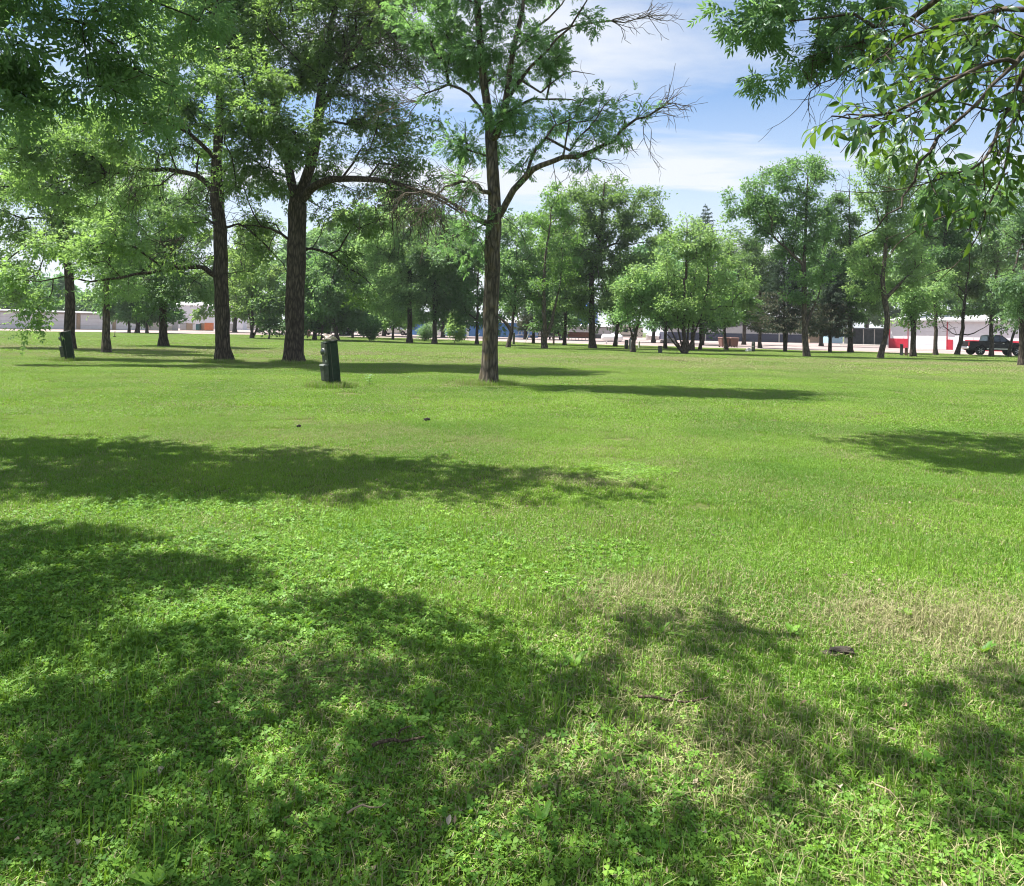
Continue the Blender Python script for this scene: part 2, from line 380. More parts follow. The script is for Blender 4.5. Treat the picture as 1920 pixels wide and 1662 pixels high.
def dryness(x, y):
    x = np.asarray(x, float); y = np.asarray(y, float)
    n = fbm(x, y, 1.7, 11); n2 = fbm(x, y, 6.0, 12)
    d = 0.14 + 0.12 * n + 0.06 * n2 + 0.06 * np.clip((y - 10) / 12, 0, 1)
    d = d + 0.38 * np.clip(fbm(x, y, 3.4, 41, 5) - .28, 0, 1) * np.clip((y - 4) / 4, 0, 1)
    t_ = np.clip((x + 7.5) / 8.5, 0, 1); d = d + 0.30 * np.exp(-((y - (15.5 - 5.2 * t_) - .15 * n) / .35) ** 2) * (x < 1.2) * (x > -8)   # old wheel track
    for (tx, ty) in ((-.66, 22.1), (-8.95, 31.8), (-11.8, 31.4)): d = d + .5 * np.exp(-((x - tx) ** 2 + (y - ty) ** 2) / .8)
    d = d + ell(x, y, 2.0, 4.35, 1.7, 0.62) * (0.38 + 0.25 * n)           # parched strip on the right
    d = d + ell(x, y, 2.3, 3.1, 0.8, 0.7) * (0.25 + 0.2 * n)
    d = d + ell(x, y, 0.25, 2.95, 1.0, 0.65) * (0.26 + 0.5 * n)            # thin turf below the middle
    d = d + ell(x, y, -0.75, 3.5, 0.35, 0.35) * 0.4
    d = d + ell(x, y, -3.1, 11.2, 1.6, 0.55) * 0.35 + ell(x, y, -1.9, 10.0, 0.9, 0.25) * 0.45
    d = d + ell(x, y, 1.15, 8.1, 0.5, 0.22) * 0.2 + ell(x, y, 0.9, 4.95, 0.4, 0.16) * 0.35
    # dried clippings left in rows by the mower
    yy = y - 0.10 * x + 0.9 * fbm(x, y, 14, 5, 2)
    far = np.clip((y - 26) / 8, 0, 1)
    d = d + far * (0.07 + 0.46 * np.exp(-((yy - 46.5) / 3.6) ** 2) + 0.34 * np.exp(-((yy - 36.5) / 2.4) ** 2) + 0.20 * np.exp(-((yy - 30) / 1.5) ** 2)) * (1 + 0.5 * n)
    return np.clip(d, 0.0, 0.92)
def lushness(x, y):
    mow = 0.16 * np.sin(2 * np.pi * (np.asarray(y) - .12 * np.asarray(x)) / 2.6) * np.clip((np.asarray(y) - 9) / 6, 0, 1)
    return np.clip(mow + 0.5 + 0.55 * fbm(np.asarray(x, float), np.asarray(y, float), 4.5, 21) + 0.2 * fbm(np.asarray(x, float), np.asarray(y, float), 13, 22, 2), 0, 1)

def ground_material():
    m, t = new_mat('soil_and_thatch')
    b = N(t, 'ShaderNodeBsdfPrincipled'); o = N(t, 'ShaderNodeOutputMaterial'); LK(t, b, 0, o, 0)
    g = N(t, 'ShaderNodeNewGeometry')
    n1 = N(t, 'ShaderNodeTexNoise'); LK(t, g, 'Position', n1, 'Vector'); n1.inputs['Scale'].default_value = 9; n1.inputs['Detail'].default_value = 9; n1.inputs['Roughness'].default_value = 0.7
    n2 = N(t, 'ShaderNodeTexNoise'); LK(t, g, 'Position', n2, 'Vector'); n2.inputs['Scale'].default_value = 0.35; n2.inputs['Detail'].default_value = 5
    r1 = N(t, 'ShaderNodeValToRGB'); LK(t, n1, 0, r1, 0)
    e = r1.color_ramp.elements; e[0].position = 0.35; e[0].color = (0.030, 0.030, 0.014, 1); e[1].position = 0.7; e[1].color = (0.13, 0.105, 0.06, 1)
    r2 = N(t, 'ShaderNodeValToRGB'); LK(t, n1, 0, r2, 0)
    e = r2.color_ramp.elements; e[0].position = 0.3; e[0].color = (0.055, 0.10, 0.016, 1); e[1].position = 0.7; e[1].color = (0.12, 0.18, 0.035, 1)
    mx = N(t, 'ShaderNodeMix', data_type='RGBA'); LK(t, n2, 0, mx, 0); LK(t, r1, 0, mx, 6); LK(t, r2, 0, mx, 7)
    LK(t, mx, 2, b, 'Base Color'); b.inputs['Roughness'].default_value = 0.95; b.inputs['Specular IOR Level'].default_value = 0.1
    bp = N(t, 'ShaderNodeBump'); LK(t, n1, 0, bp, 'Height'); bp.inputs['Strength'].default_value = 0.8; bp.inputs['Distance'].default_value = 0.03; LK(t, bp, 0, b, 'Normal')
    return m
ground = link('ground', np_mesh('ground', np.array([[-2500, -2500, 0], [2500, -2500, 0], [2500, 2500, 0], [-2500, 2500, 0]], float), [[[0, 1, 2, 3]]]), ground_material())
tag(ground, 'flat park lawn ground reaching to the horizon', None, kind='structure')
def gravel_material():
    m, t = new_mat('pink_gravel')
    b = N(t, 'ShaderNodeBsdfPrincipled'); o = N(t, 'ShaderNodeOutputMaterial'); LK(t, b, 0, o, 0)
    g = N(t, 'ShaderNodeNewGeometry')
    n1 = N(t, 'ShaderNodeTexNoise'); LK(t, g, 'Position', n1, 'Vector'); n1.inputs['Scale'].default_value = 7; n1.inputs['Detail'].default_value = 8; n1.inputs['Roughness'].default_value = 0.7
    mp = N(t, 'ShaderNodeMapping'); LK(t, g, 'Position', mp, 0); mp.inputs['Scale'].default_value = (0.05, 0.35, 1); mp.inputs['Rotation'].default_value = (0, 0, 0.12)
    n2 = N(t, 'ShaderNodeTexNoise'); LK(t, mp, 0, n2, 'Vector'); n2.inputs['Scale'].default_value = 1; n2.inputs['Detail'].default_value = 5
    r1 = N(t, 'ShaderNodeValToRGB'); LK(t, n2, 0, r1, 0)
    e = r1.color_ramp.elements; e[0].position = 0.36; e[0].color = (0.20, 0.145, 0.135, 1); e[1].position = 0.62; e[1].color = (0.30, 0.245, 0.235, 1)
    mr = N(t, 'ShaderNodeMapRange'); LK(t, n1, 0, mr, 0); mr.inputs[1].default_value = 0.3; mr.inputs[2].default_value = 0.7; mr.inputs[3].default_value = 0.82; mr.inputs[4].default_value = 1.15
    mm = N(t, 'ShaderNodeMix', data_type='RGBA', blend_type='MULTIPLY'); mm.inputs[0].default_value = 1; LK(t, r1, 0, mm, 6); LK(t, mr, 0, mm, 7)
    LK(t, mm, 2, b, 'Base Color'); b.inputs['Roughness'].default_value = 0.95
    return m
gv = [(p[0], p[1], 0.006) for p in gpts] + [(p[0] * (230 / p[1] if p[1] < 230 else 1.0), max(230, p[1] + 5), 0.006) for p in gpts[::-1]]
mbg = MB(); n_ = len(gpts)
mbg.add(gv, [(i, i + 1, 2 * n_ - 2 - i, 2 * n_ - 1 - i) for i in range(n_ - 1)])
tag(mbg.build('gravel_road', gravel_material()), 'pale pink gravel lot between the park and the buildings', None, kind='structure')

# ------------------------------------------------------------------ trees
UP = np.array([0, 0, 1.0])
def nrm(v): return v / np.maximum(np.linalg.norm(v, axis=-1, keepdims=True), 1e-9)
class Skel:
    def __init__(self):
        self.p = []; self.par = []; self.rmin = []; self.open = []; self.plen = []
    def add(self, p, par, rmin=0.0, open_=True):
        self.p.append(np.asarray(p, float)); self.par.append(par); self.rmin.append(rmin); self.open.append(open_)
        self.plen.append(0.0 if par < 0 else self.plen[par] + float(np.linalg.norm(self.p[-1] - self.p[par])))
        return len(self.p) - 1
    def limb(self, pts, r0, r1, start=None, open_from=0.0, step=0.45, wob=0.03):
        pts = [np.asarray(q, float) for q in pts]
        # Catmull-Rom resample
        ext = [2 * pts[0] - pts[1]] + pts + [2 * pts[-1] - pts[-2]]
        out = []
        for i in range(1, len(ext) - 2):
            a, b, c, d = ext[i - 1:i + 3]
            k = max(2, int(np.linalg.norm(c - b) / step))
            for t in np.linspace(0, 1, k, endpoint=False):
                out.append(0.5 * ((2 * b) + (-a + c) * t + (2 * a - 5 * b + 4 * c - d) * t * t + (-a + 3 * b - 3 * c + d) * t ** 3))
        out.append(pts[-1])
        if start is None and self.p:
            A = np.array(self.p); start = int(np.argmin(((A - out[0]) ** 2).sum(1)))
            out = out[1:] if len(out) > 2 else out
        par = -1 if start is None else start
        n = len(out); ids = []
        for i, q in enumerate(out):
            t = i / max(1, n - 1)
            if 0 < i < n - 1: q = q + rng.normal(0, wob, 3) * (0.4 if r0 > 0.15 else 1)
            par = self.add(q, par, r0 + (r1 - r0) * t, t >= open_from); ids.append(par)
        return ids
    def grow(self, tips, bf=0.35, sag=0.06, step=0.6):
        """join every tip to the branch system, nearest first, favouring short paths."""
        tips = np.asarray(tips, float)
        if len(tips) == 0: return np.zeros(0, int)
        A = np.array(self.p); pl = np.array(self.plen); op = np.array(self.open)
        idx = np.where(op)[0]
        D = np.linalg.norm(tips[:, None, :] - A[None, idx, :], axis=2) + bf * pl[idx][None, :]
        k = D.argmin(1); best = D[np.arange(len(tips)), k]; who = idx[k]
        alive = np.ones(len(tips), bool); res = np.zeros(len(tips), int)
        for _ in range(len(tips)):
            i = int(np.argmin(np.where(alive, best, 1e9))); alive[i] = False
            a = self.p[who[i]]; b = tips[i]; L = np.linalg.norm(b - a); m = max(1, int(L / step))
            par = who[i]; new = []
            pd = None
            if self.par[par] >= 0: pd = nrm(self.p[par] - self.p[self.par[par]])
            for s in range(1, m + 1):
                t = s / m; q = a + (b - a) * t
                if s < m:
                    bend = 4 * t * (1 - t)
                    if pd is not None: q = q + pd * L * 0.10 * bend
                    q = q + np.array([0, 0, sag * L * bend]) + rng.normal(0, 0.035 * min(L, 2), 3)
                par = self.add(q, par); new.append(par)
            res[i] = par
            NA = np.array([self.p[j] for j in new]); npl = np.array([self.plen[j] for j in new])
            if alive.any():
                DD = np.linalg.norm(tips[:, None, :] - NA[None], axis=2) + bf * npl[None]
                kk = DD.argmin(1); dd = DD[np.arange(len(tips)), kk]; upd = alive & (dd < best)
                best[upd] = dd[upd]; who[upd] = np.array(new)[kk[upd]]
        return res
    def twigs(self, nodes, n, L, bias, r0=0.008, spread=0.7, drift=0.12, sub=2, step=0.13):
        """long curving bare twigs with finer side twigs, growing from the given nodes"""
        bias = np.asarray(bias, float)
        for _ in range(n):
            i = int(nodes[int(rng.integers(0, len(nodes)))])
            d0 = nrm(self.p[i] - self.p[self.par[i]]) if self.par[i] >= 0 else UP
            stack = [(i, nrm(d0 * .8 + rng.normal(0, spread, 3) + bias * .6), L * rng.uniform(.5, 1.15), r0, sub)]
            while stack:
                par, dv, ln, rr, lev = stack.pop()
                k = max(2, int(ln / step)); cv = rng.normal(0, .06, 3)
                for s_ in range(k):
                    dv = nrm(dv + bias * drift + cv + rng.normal(0, .07, 3))
                    par = self.add(self.p[par] + dv * step, par, rr * (1 - .7 * s_ / k), False)
                    if lev > 0 and s_ > 0 and rng.random() < .5:
                        sd = nrm(np.cross(dv, rng.normal(0, 1, 3)))
                        stack.append((par, nrm(dv * .75 + sd * .75), ln * rng.uniform(.25, .5), rr * .6, lev - 1))
    def near_nodes(self, p, rad):
        A = np.array(self.p); return np.where(((A - np.asarray(p)) ** 2).sum(1) < rad * rad)[0]
    def radii(self, r_tip=0.005, ex=2.3):
        n = len(self.p); acc = np.zeros(n); r = np.zeros(n)
        for i in range(n - 1, -1, -1):
            r[i] = max(r_tip, acc[i] ** (1 / ex)) if acc[i] > 0 else r_tip
            if self.rmin[i] > 0: r[i] = min(max(r[i], self.rmin[i] * 0.9), self.rmin[i] * 1.25)
            if self.par[i] >= 0: acc[self.par[i]] += r[i] ** ex
        return r
    def tube_mesh(self, name, r, thick=0.09, k1=10, k2=4, flare=None, keep=None):
        Pn = np.array(self.p); par = np.array(self.par); n = len(Pn)
        main = np.full(n, -1)
        order = np.argsort(r)
        for i in order:
            if par[i] >= 0: main[par[i]] = i
        V = []; Fq = []; base = 0
        d = np.zeros((n, 3))
        has = par >= 0
        d[has] = nrm(Pn[has] - Pn[par[has]])
        root = np.where(~has)[0]
        for q in root:
            d[q] = nrm(Pn[main[q]] - Pn[q]) if main[q] >= 0 else UP
        dn = d.copy()
        mm = main >= 0
        dn[mm] = nrm(d[mm] + d[main[mm]])
        ref = np.array([0.23, 0.93, 0.05])
        for lo, hi, k in ((thick, 1e9, k1), (0, thick, k2)):
            sel = np.where((r >= lo) & (r < hi) & ((par < 0) | True))[0]
            if keep is not None: sel = sel[keep[sel]]
            if len(sel) == 0: continue
            ang = np.arange(k) * 2 * np.pi / k
            def ring(c, dirs, rad):
                u = nrm(np.cross(dirs, ref)); w = np.cross(dirs, u)
                return c[:, None, :] + rad[:, None, None] * (np.cos(ang)[None, :, None] * u[:, None, :] + np.sin(ang)[None, :, None] * w[:, None, :])
            B = ring(Pn[sel], dn[sel], r[sel])
            pos = np.full(n, -1); pos[sel] = np.arange(len(sel))
            V.append(B.reshape(-1, 3)); bB = base; base += len(sel) * k
            ch = sel[par[sel] >= 0]
            shared = (main[par[ch]] == ch) & (pos[par[ch]] >= 0)
            own = ch[~shared]
            ra = np.minimum(r[par[own]] * 0.95, r[own] * 1.15)
            A = ring(Pn[par[own]], d[own], ra)
            V.append(A.reshape(-1, 3)); bA = base; base += len(own) * k
            sa = np.zeros(len(ch), int)
            sa[shared] = bB + pos[par[ch[shared]]] * k
            sa[~shared] = bA + np.arange(len(own)) * k
            sb = bB + pos[ch] * k
            j = np.arange(k); j2 = (j + 1) % k
            Q = np.stack([sa[:, None] + j, sa[:, None] + j2, sb[:, None] + j2, sb[:, None] + j], axis=2).reshape(-1, 4)
            Fq.append(Q)
        V = np.concatenate(V); Fq = np.concatenate(Fq)
        if flare is not None:
            c0 = flare[0]; big = (np.hypot(V[:, 0] - c0[0], V[:, 1] - c0[1]) < 3 * flare[1]) & (V[:, 2] < 9)
            a = np.arctan2(V[:, 1] - c0[1], V[:, 0] - c0[0]); z = V[:, 2]
            nz_ = .035 * np.sin(3 * a + z * 2.3 + c0[0]) + .03 * np.sin(5 * a - z * 4.1) + .025 * np.sin(2 * a + z * 7.3 + c0[1]) + .05 * np.exp(-((z - 2.2 - (c0[0] % 1)) / .22) ** 2) * (np.cos(a - c0[1]) > .3)
            V[big, 0] += (V[big, 0] - c0[0]) * nz_[big]; V[big, 1] += (V[big, 1] - c0[1]) * nz_[big]
            c, R, hgt = flare      # root flare with buttresses
            z = V[:, 2]; t = np.clip(1 - z / hgt, 0, 1) ** 2.2
            a = np.arctan2(V[:, 1] - c[1], V[:, 0] - c[0])
            amt = t * (0.33 + 0.18 * np.sin(3 * a + c[0]) + 0.14 * np.sin(5 * a + c[1]))
            near = (np.hypot(V[:, 0] - c[0], V[:, 1] - c[1]) < R * 2.2) & (z < hgt)
            V[near, 0] += (V[near, 0] - c[0]) * amt[near]; V[near, 1] += (V[near, 1] - c[1]) * amt[near]
        return np_mesh(name, V, [Fq], smooth=True)

def leaflet_layout(n, L, W, rachis):
    """list of (base, dir, len, wid) in leaf frame x=rachis, y=side, z=normal."""
    out = []
    if n == 1: return [((0, 0, 0), (1, 0, 0), L, W)]
    pairs = (n - 1) // 2
    for k in range(pairs):
        t = 0.30 + 0.55 * k / max(1, pairs - 1) if pairs > 1 else 0.5
        for s in (-1, 1):
            a = math.radians(52 - 8 * k)
            out.append(((rachis * t, 0, 0), (math.cos(a), s * math.sin(a), -0.12), L * (0.88 + 0.06 * k), W))
    out.append(((rachis, 0, 0), (1, 0, -0.1), L * 1.05, W * 1.05))
    return out
def leaves(centres, outward, n_leaflets, L, W, rachis, droop=0.35, upb=0.9, flat=0.55, tone=None):
    """mesh arrays of leaves: every leaflet a folded four point blade."""
    n = len(centres)
    dirv = nrm(outward + rng.normal(0, 0.55, (n, 3)) + np.array([0, 0, -droop]))
    nv = rng.normal(0, flat, (n, 3)) + np.array([0, 0, upb])
    nv = nrm(nv - (nv * dirv).sum(1, keepdims=True) * dirv)
    sv = np.cross(nv, dirv)
    lay = leaflet_layout(n_leaflets, L, W, rachis)
    sc = rng.uniform(0.7, 1.25, n)[:, None]
    Vs = []; vv = []
    val = rng.beta(2, 2, n)
    if tone is not None: val = 0.5 * val + 0.5 * tone
    for (b, d, l, w) in lay:
        d = np.array(d) / np.linalg.norm(d); s = np.cross([0, 0, 1], d); s = s / np.linalg.norm(s); nn = np.cross(d, s)
        pts = [np.array(b), np.array(b) + d * l * 0.45 + s * w * 0.5 + nn * w * 0.16, np.array(b) + d * l - nn * l * 0.12, np.array(b) + d * l * 0.45 - s * w * 0.5 + nn * w * 0.16]
        jit = rng.normal(0, 0.10, (n, 3)) * l
        for q, k in zip(pts, (0, 0.5, 1, 0.5)):
            Vs.append(centres + sc * (q[0] * dirv + q[1] * sv + q[2] * nv) + jit * k)
        vv.append(np.clip(val + rng.normal(0, 0.12, n), 0, 1))
    m = len(lay)
    V = np.stack(Vs, axis=1).reshape(-1, 3)                # n, 4m, 3
    v = np.repeat(np.stack(vv, axis=1).reshape(-1), 4)
    Q = np.arange(n * m * 4).reshape(-1, 4)
    return V, Q, v

def sample_puffs(puffs, dens, sub=2.2, spread=0.45, shell=0.35):
    """puffs: (centre, (rx,ry,rz), weight).  Points gathered into sub-clumps."""
    pts = []
    for c, rad, w in puffs:
        rad = np.array(rad, float)
        vol = 4.19 * rad.prod()
        n = max(3, int(dens * w * vol ** 0.82))
        ns = max(2, int(n / (sub * CLUMP)))
        d = nrm(rng.normal(0, 1, (ns, 3))); rr = rng.uniform(shell, 1, (ns, 1)) ** 0.5
        subc = np.array(c) + d * rr * rad
        k = rng.integers(0, ns, n)
        pts.append(subc[k] + rng.normal(0, spread * 0.72, (n, 3)) * np.array([1.15, 1.15, 0.62]) * np.minimum(1, rad / 1.2))
    return np.concatenate(pts)
TREE_TRIS = [0]
CLUMP = 4.6
def finish_tree(root, sk, tips, tip_ids, bark, leafm, n_leaf, leaf, sig, r_tip, flare, thick=0.09, k1=10, k2=4, t0=0.2, bare_ids=None, mat_twig=None, ex=2.3):
    r = sk.radii(r_tip, ex)
    base = np.array(root.location)
    me = sk.tube_mesh('trunk', r, thick, k1, k2, flare)
    v = np.empty(len(me.vertices) * 3, np.float32); me.vertices.foreach_get('co', v)
    v = v.reshape(-1, 3) - base.astype(np.float32); me.vertices.foreach_set('co', v.ravel()); me.update()
    link('trunk', me, bark, root)
    if len(tips) and n_leaf > 0:
        Pn = np.array(sk.p); par = np.array(sk.par)
        a = Pn[par[tip_ids]]; b = Pn[tip_ids]
        t = rng.uniform(t0, 1.08, (len(tips), n_leaf, 1))
        c = a[:, None] + (b - a)[:, None] * t + rng.normal(0, sig, (len(tips), n_leaf, 3))
        out = nrm(b - a)[:, None] + 0.8 * nrm(c - b[:, None])
        c = c.reshape(-1, 3); out = out.reshape(-1, 3)
        keep = c[:, 2] > 0.25
        bb_ = b * 0.9
        tone = np.clip(0.5 + 0.55 * np.sin(bb_[:, 0] * 1.7 + 3 * np.sin(bb_[:, 2] * 1.1)) * np.sin(bb_[:, 1] * 1.3 + bb_[:, 2] * 1.9) + rng.normal(0, .15, len(b)), 0, 1)
        V, Q, vv = leaves(c[keep], out[keep], *leaf, tone=np.repeat(tone, n_leaf)[keep])
        cm = np_mesh('crown', V - base, [Q], smooth=False, attr={'v': vv})
        o = link('crown', cm, leafm, root)
        TREE_TRIS[0] += 2 * len(Q)
    TREE_TRIS[0] += 2 * len(me.polygons)

def egg_puffs(c, H0, H1, R, n=11, lean=(0, 0), flat=1.0, seed=0):
    """lobes filling an egg shaped crown between heights H0 and H1."""
    r = np.random.default_rng(seed); out = []
    for k in range(n):
        t = (k + 0.5) / n
        prof = math.sin(math.pi * min(1, 0.12 + 0.86 * t) ** 0.8) ** 0.7
        a = k * 2.4 + r.uniform(-0.5, 0.5); off = R * prof * r.uniform(0.35, 0.62)
        rad = R * max(0.28, prof) * r.uniform(0.42, 0.6)
        z = H0 + (H1 - H0) * t
        out.append(((c[0] + math.cos(a) * off + lean[0] * t, c[1] + math.sin(a) * off * flat + lean[1] * t, z), (rad, rad, min(rad * 0.8, 0.22 * (H1 - H0))), 1.0))
    for k in range(n // 2 + 2):
        t = r.uniform(0.25, 0.98); prof = math.sin(math.pi * min(1, 0.12 + 0.86 * t) ** 0.8) ** 0.7
        a = r.uniform(0, 2 * math.pi); off = R * prof * r.uniform(0.75, 1.12); rad = R * r.uniform(0.13, 0.24)
        out.append(((c[0] + math.cos(a) * off + lean[0] * t, c[1] + math.sin(a) * off * flat, H0 + (H1 - H0) * (t + r.uniform(0, .06))), (rad, rad, rad * 1.5), 1.2))
    for k in range(4):
        a = r.uniform(0, 2 * math.pi); rad = R * r.uniform(.18, .3)
        out.append(((c[0] + math.cos(a) * R * .7, c[1] + math.sin(a) * R * .6, H0 - r.uniform(.1, .8)), (rad, rad, rad * .6), 1.0))
    return out

def broadleaf(label, bx, by, wpx, top, bot, half, mat, lean_px=0, cx=None, n_lobes=11, dens=9.0, group='park trees', dist=None, leaf_n=13, leafL=0.27, fork=True, seed=None, trunk_lean=0.0, bark=None, cat='tree', name='broadleaf_tree'):
    """a background tree from its base pixel, crown top / bottom pixel rows and half width in pixels."""
    g = G(bx, by) if dist is None else XD(bx, dist)
    d = g[1]; s = d / F
    seed = int(bx * 7 + by) if seed is None else seed
    H1 = P(bx, top, d)[2]; H0 = P(bx, bot, d)[2]; R = half * 1.3 * s; W = max(0.06, wpx * s * 0.5)
    cxx = (0 if cx is None else (cx - bx)) * s
    root = empty(name, g); tag(root, label, cat, group)
    sk = Skel()
    tl = trunk_lean * s
    mid = H0 + 0.35 * (H1 - H0)
    pts = [g, g + [tl * 0.3, 0, H0 * 0.5], g + [tl, 0, H0], g + [tl + cxx * 0.5, 0, mid], g + [tl * 0.6 + cxx * 0.9, 0, H0 + 0.75 * (H1 - H0)]]
    ids = sk.limb(pts, W * 0.92, W * 0.25, open_from=max(0.12, 0.8 * H0 / H1), step=0.6, wob=0.05)
    puffs = egg_puffs((g[0] + cxx + tl * 0.6, g[1]), H0, H1, R, n_lobes, (lean_px * s, 0), 0.85, seed)
    tips = sample_puffs(puffs, dens * 1.15 * (max(d, 65) / 65.0) ** -1.5, 2.6, 0.42 * (max(d, 65) / 65) ** .5)
    tips = tips[tips[:, 2] > 0.8]
    tid = sk.grow(tips, 0.45, 0.05, 0.9)
    L = leafL * (d / 65.0) ** 0.95
    finish_tree(root, sk, tips, tid, bark or M_bark_far, mat, leaf_n + 3, (1, L, L * 0.55, 0, 0.3, 0.8, 0.6), 0.20 * (max(d, 65) / 65) ** .7, 0.012, (g, W, 0.9), 0.10, 8, 3)
    return root

def px_limb(pts, d0, dd=0.0):
    """polyline in pixels at depth d0 (+ dd spread linearly to the tip)"""
    n = len(pts)
    return [P(a[0], a[1], d0 + (a[2] if len(a) > 2 else dd * i / max(1, n - 1))) for i, a in enumerate(pts)]
def px_puff(px, py, rx, ry, d, dz=0.0, rd=None, w=1.0):
    s = (d + dz) / F
    return (P(px, py, d + dz), (rx * s, (rd if rd is not None else 0.8 * (rx + ry) / 2 * s), ry * s), w)

# ---- near ash in the middle
def tree_middle():
    g = G(917, 722); d = g[1]
    root = empty('broadleaf_tree', g)
    tag(root, 'tall sparse tree with brown furrowed trunk and bare dead twigs, nearest in the middle', 'tree', 'park trees')
    sk = Skel()
    s = d / F
    sk.limb([g] + px_limb([(919, 650), (921, 580), (923, 500), (925, 440), (928, 395)], d), 0.265, 0.215, open_from=0.93)
    sk.limb(px_limb([(928, 395), (925, 330, 0.1), (921, 260, .2), (914, 200, .2), (905, 120, .1), (898, 40, 0), (893, -60, -.2), (900, -170, -.2), (905, -240, 0)], d), 0.19, 0.03)
    sk.limb(px_limb([(923, 270), (936, 235, -.3), (950, 180, -.6), (962, 100, -.8), (978, 20, -.9), (992, -70, -1), (1000, -160, -1)], d), 0.12, 0.025)
    sk.limb(px_limb([(930, 420), (948, 385, -.2), (985, 332, -.6), (1015, 311, -.9), (1060, 296, -1.1), (1110, 285, -1.3), (1150, 264, -1.4), (1175, 236, -1.5), (1213, 219, -1.6), (1240, 202, -1.6), (1265, 194, -1.6)], d), 0.112, 0.010)
    sk.limb(px_limb([(931, 250), (958, 207, .5), (1000, 188, 1.0), (1050, 186, 1.4), (1100, 196, 1.8)], d), 0.065, 0.015)
    sk.limb(px_limb([(924, 425), (895, 412, .4), (868, 395, .8), (832, 374, 1.2), (795, 360, 1.5), (760, 362, 1.8)], d), 0.10, 0.014)
    sk.limb(px_limb([(912, 372), (893, 348, -.6), (868, 338, -1), (838, 350, -1.3), (812, 372, -1.5)], d), 0.07, 0.012)
    sk.limb(px_limb([(970, 60), (1020, 75, .5), (1055, 55, .8), (1110, 44, 1), (1170, 40, 1), (1215, 30, 1)], d), 0.05, 0.010)
    sk.limb(px_limb([(917, 225), (880, 180, .4), (845, 160, .8), (800, 175, 1.2), (770, 210, 1.4)], d), 0.05, 0.01)
    tipl = sk.near_nodes(P(1288, 188, d - 1.6), 2.4)
    sk.limb(px_limb([(938, 215), (975, 150, -.4), (1020, 100, -.7), (1065, 55, -.9), (1100, 0, -1), (1120, -50, -1)], d), 0.06, 0.012)
    sk.limb(px_limb([(962, 100), (1005, 55, .6), (1050, 10, 1), (1080, -40, 1.2)], d), 0.05, 0.012)
    sk.limb(px_limb([(985, 332), (1005, 280, -.2), (1040, 240, 0), (1080, 222, .3), (1115, 228, .5)], d), 0.05, 0.010)
    sk.limb(px_limb([(1060, 296), (1088, 255, -1.3), (1120, 222, -1.4), (1150, 182, -1.4)], d), 0.045, 0.010)
    sk.limb(px_limb([(1000, 188), (1040, 150, 1.2), (1075, 135, 1.4), (1115, 140, 1.6)], d), 0.035, 0.009)
    puffs = [px_puff(*a) for a in [
        (810, 90, 45, 50, d, .9, None, .7), (770, 40, 40, 40, d, 1.2, None, .7), (830, 160, 36, 40, d, .8, None, .7), (1075, 40, 40, 36, d, -.8, None, .8), (1110, 195, 30, 24, d, .6, None, .9), (1045, 150, 32, 24, d, 1.3, None, .8), (1060, 230, 34, 24, d, .2, None, .9), (880, 60, 70, 70, d, .3), (960, 70, 70, 70, d, -.6), (1020, 70, 55, 70, d, .6), (1000, 140, 50, 35, d, .8), (900, 150, 55, 50, d, .8), (930, 170, 60, 60, d, -1.0),
        (870, 230, 35, 55, d, .3), (900, 280, 40, 60, d, 1.0), (880, 330, 42, 38, d, -.8), (945, 260, 35, 50, d, .8), (850, 60, 60, 60, d, 1.2),
        (1140, 185, 38, 26, d, -1.3), (1100, 225, 50, 28, d, -1.1), (1060, 270, 60, 26, d, -1.1), (1030, 225, 38, 28, d, 1.2), (1150, 240, 35, 20, d, -1.5), (1090, 180, 25, 22, d, -1.2), (985, 300, 40, 30, d, -.5), (975, 230, 40, 32, d, .6), (1180, 205, 25, 22, d, -1.5), (1205, 200, 20, 16, d, -1.6, None, .8), (1165, 262, 26, 16, d, -1.5, None, .9),
        (862, 440, 32, 38, d, -.4, .5, .9), (885, 480, 22, 30, d, -.3, .4, .9), (838, 465, 24, 20, d, -.5, .4, .8), (915, 400, 25, 40, d, -.5, .4, .5),
        (890, -40, 110, 70, d, 0), (990, -40, 90, 70, d, -.5), (940, -120, 120, 80, d, 0, None, 1.5), (930, -210, 90, 60, d, 0, None, 1.5), (860, -130, 90, 70, d, 1.6, None, 1.3), (1010, -140, 90, 70, d, 1.4, None, 1.3), (1080, -40, 60, 50, d, .5), (800, -30, 60, 50, d, 1)]]
    tips = sample_puffs(puffs, 15, 2.0, 0.22)
    tid = sk.grow(tips, 0.4, 0.05, 0.4)
    # dead wood: bare fans of curving twigs
    sk.twigs(tipl, 24, .72, (.25, 0, .3), .009, .5, .06)
    sk.twigs(sk.near_nodes(P(1213, 219, d - 1.6), .6), 7, 1.3, (.2, 0, -.9), .009, .5, .16)
    sk.twigs(sk.near_nodes(P(1190, 36, d + 1), 1.3), 16, .9, (.5, 0, .1), .010, .5, .05)
    sk.twigs(sk.near_nodes(P(1110, 44, d + 1), .9), 8, .9, (.4, 0, .3), .010, .5, .05)
    sk.twigs(sk.near_nodes(P(795, 360, d + 1.5), 1.3), 20, 1.5, (-.2, 0, -.8), .011, .6, .10)
    sk.twigs(sk.near_nodes(P(838, 350, d - 1.3), .9), 18, 1.4, (-.2, -.1, -.6), .010, .7, .10)
    sk.twigs(sk.near_nodes(P(790, 190, d + 1.2), 1.2), 22, 1.4, (-.5, 0, .0), .010, .7, .06)
    sk.twigs(sk.near_nodes(P(1080, 290, d - 1.2), 1.2), 12, 1.1, (.1, 0, -.7), .009, .7, .12)
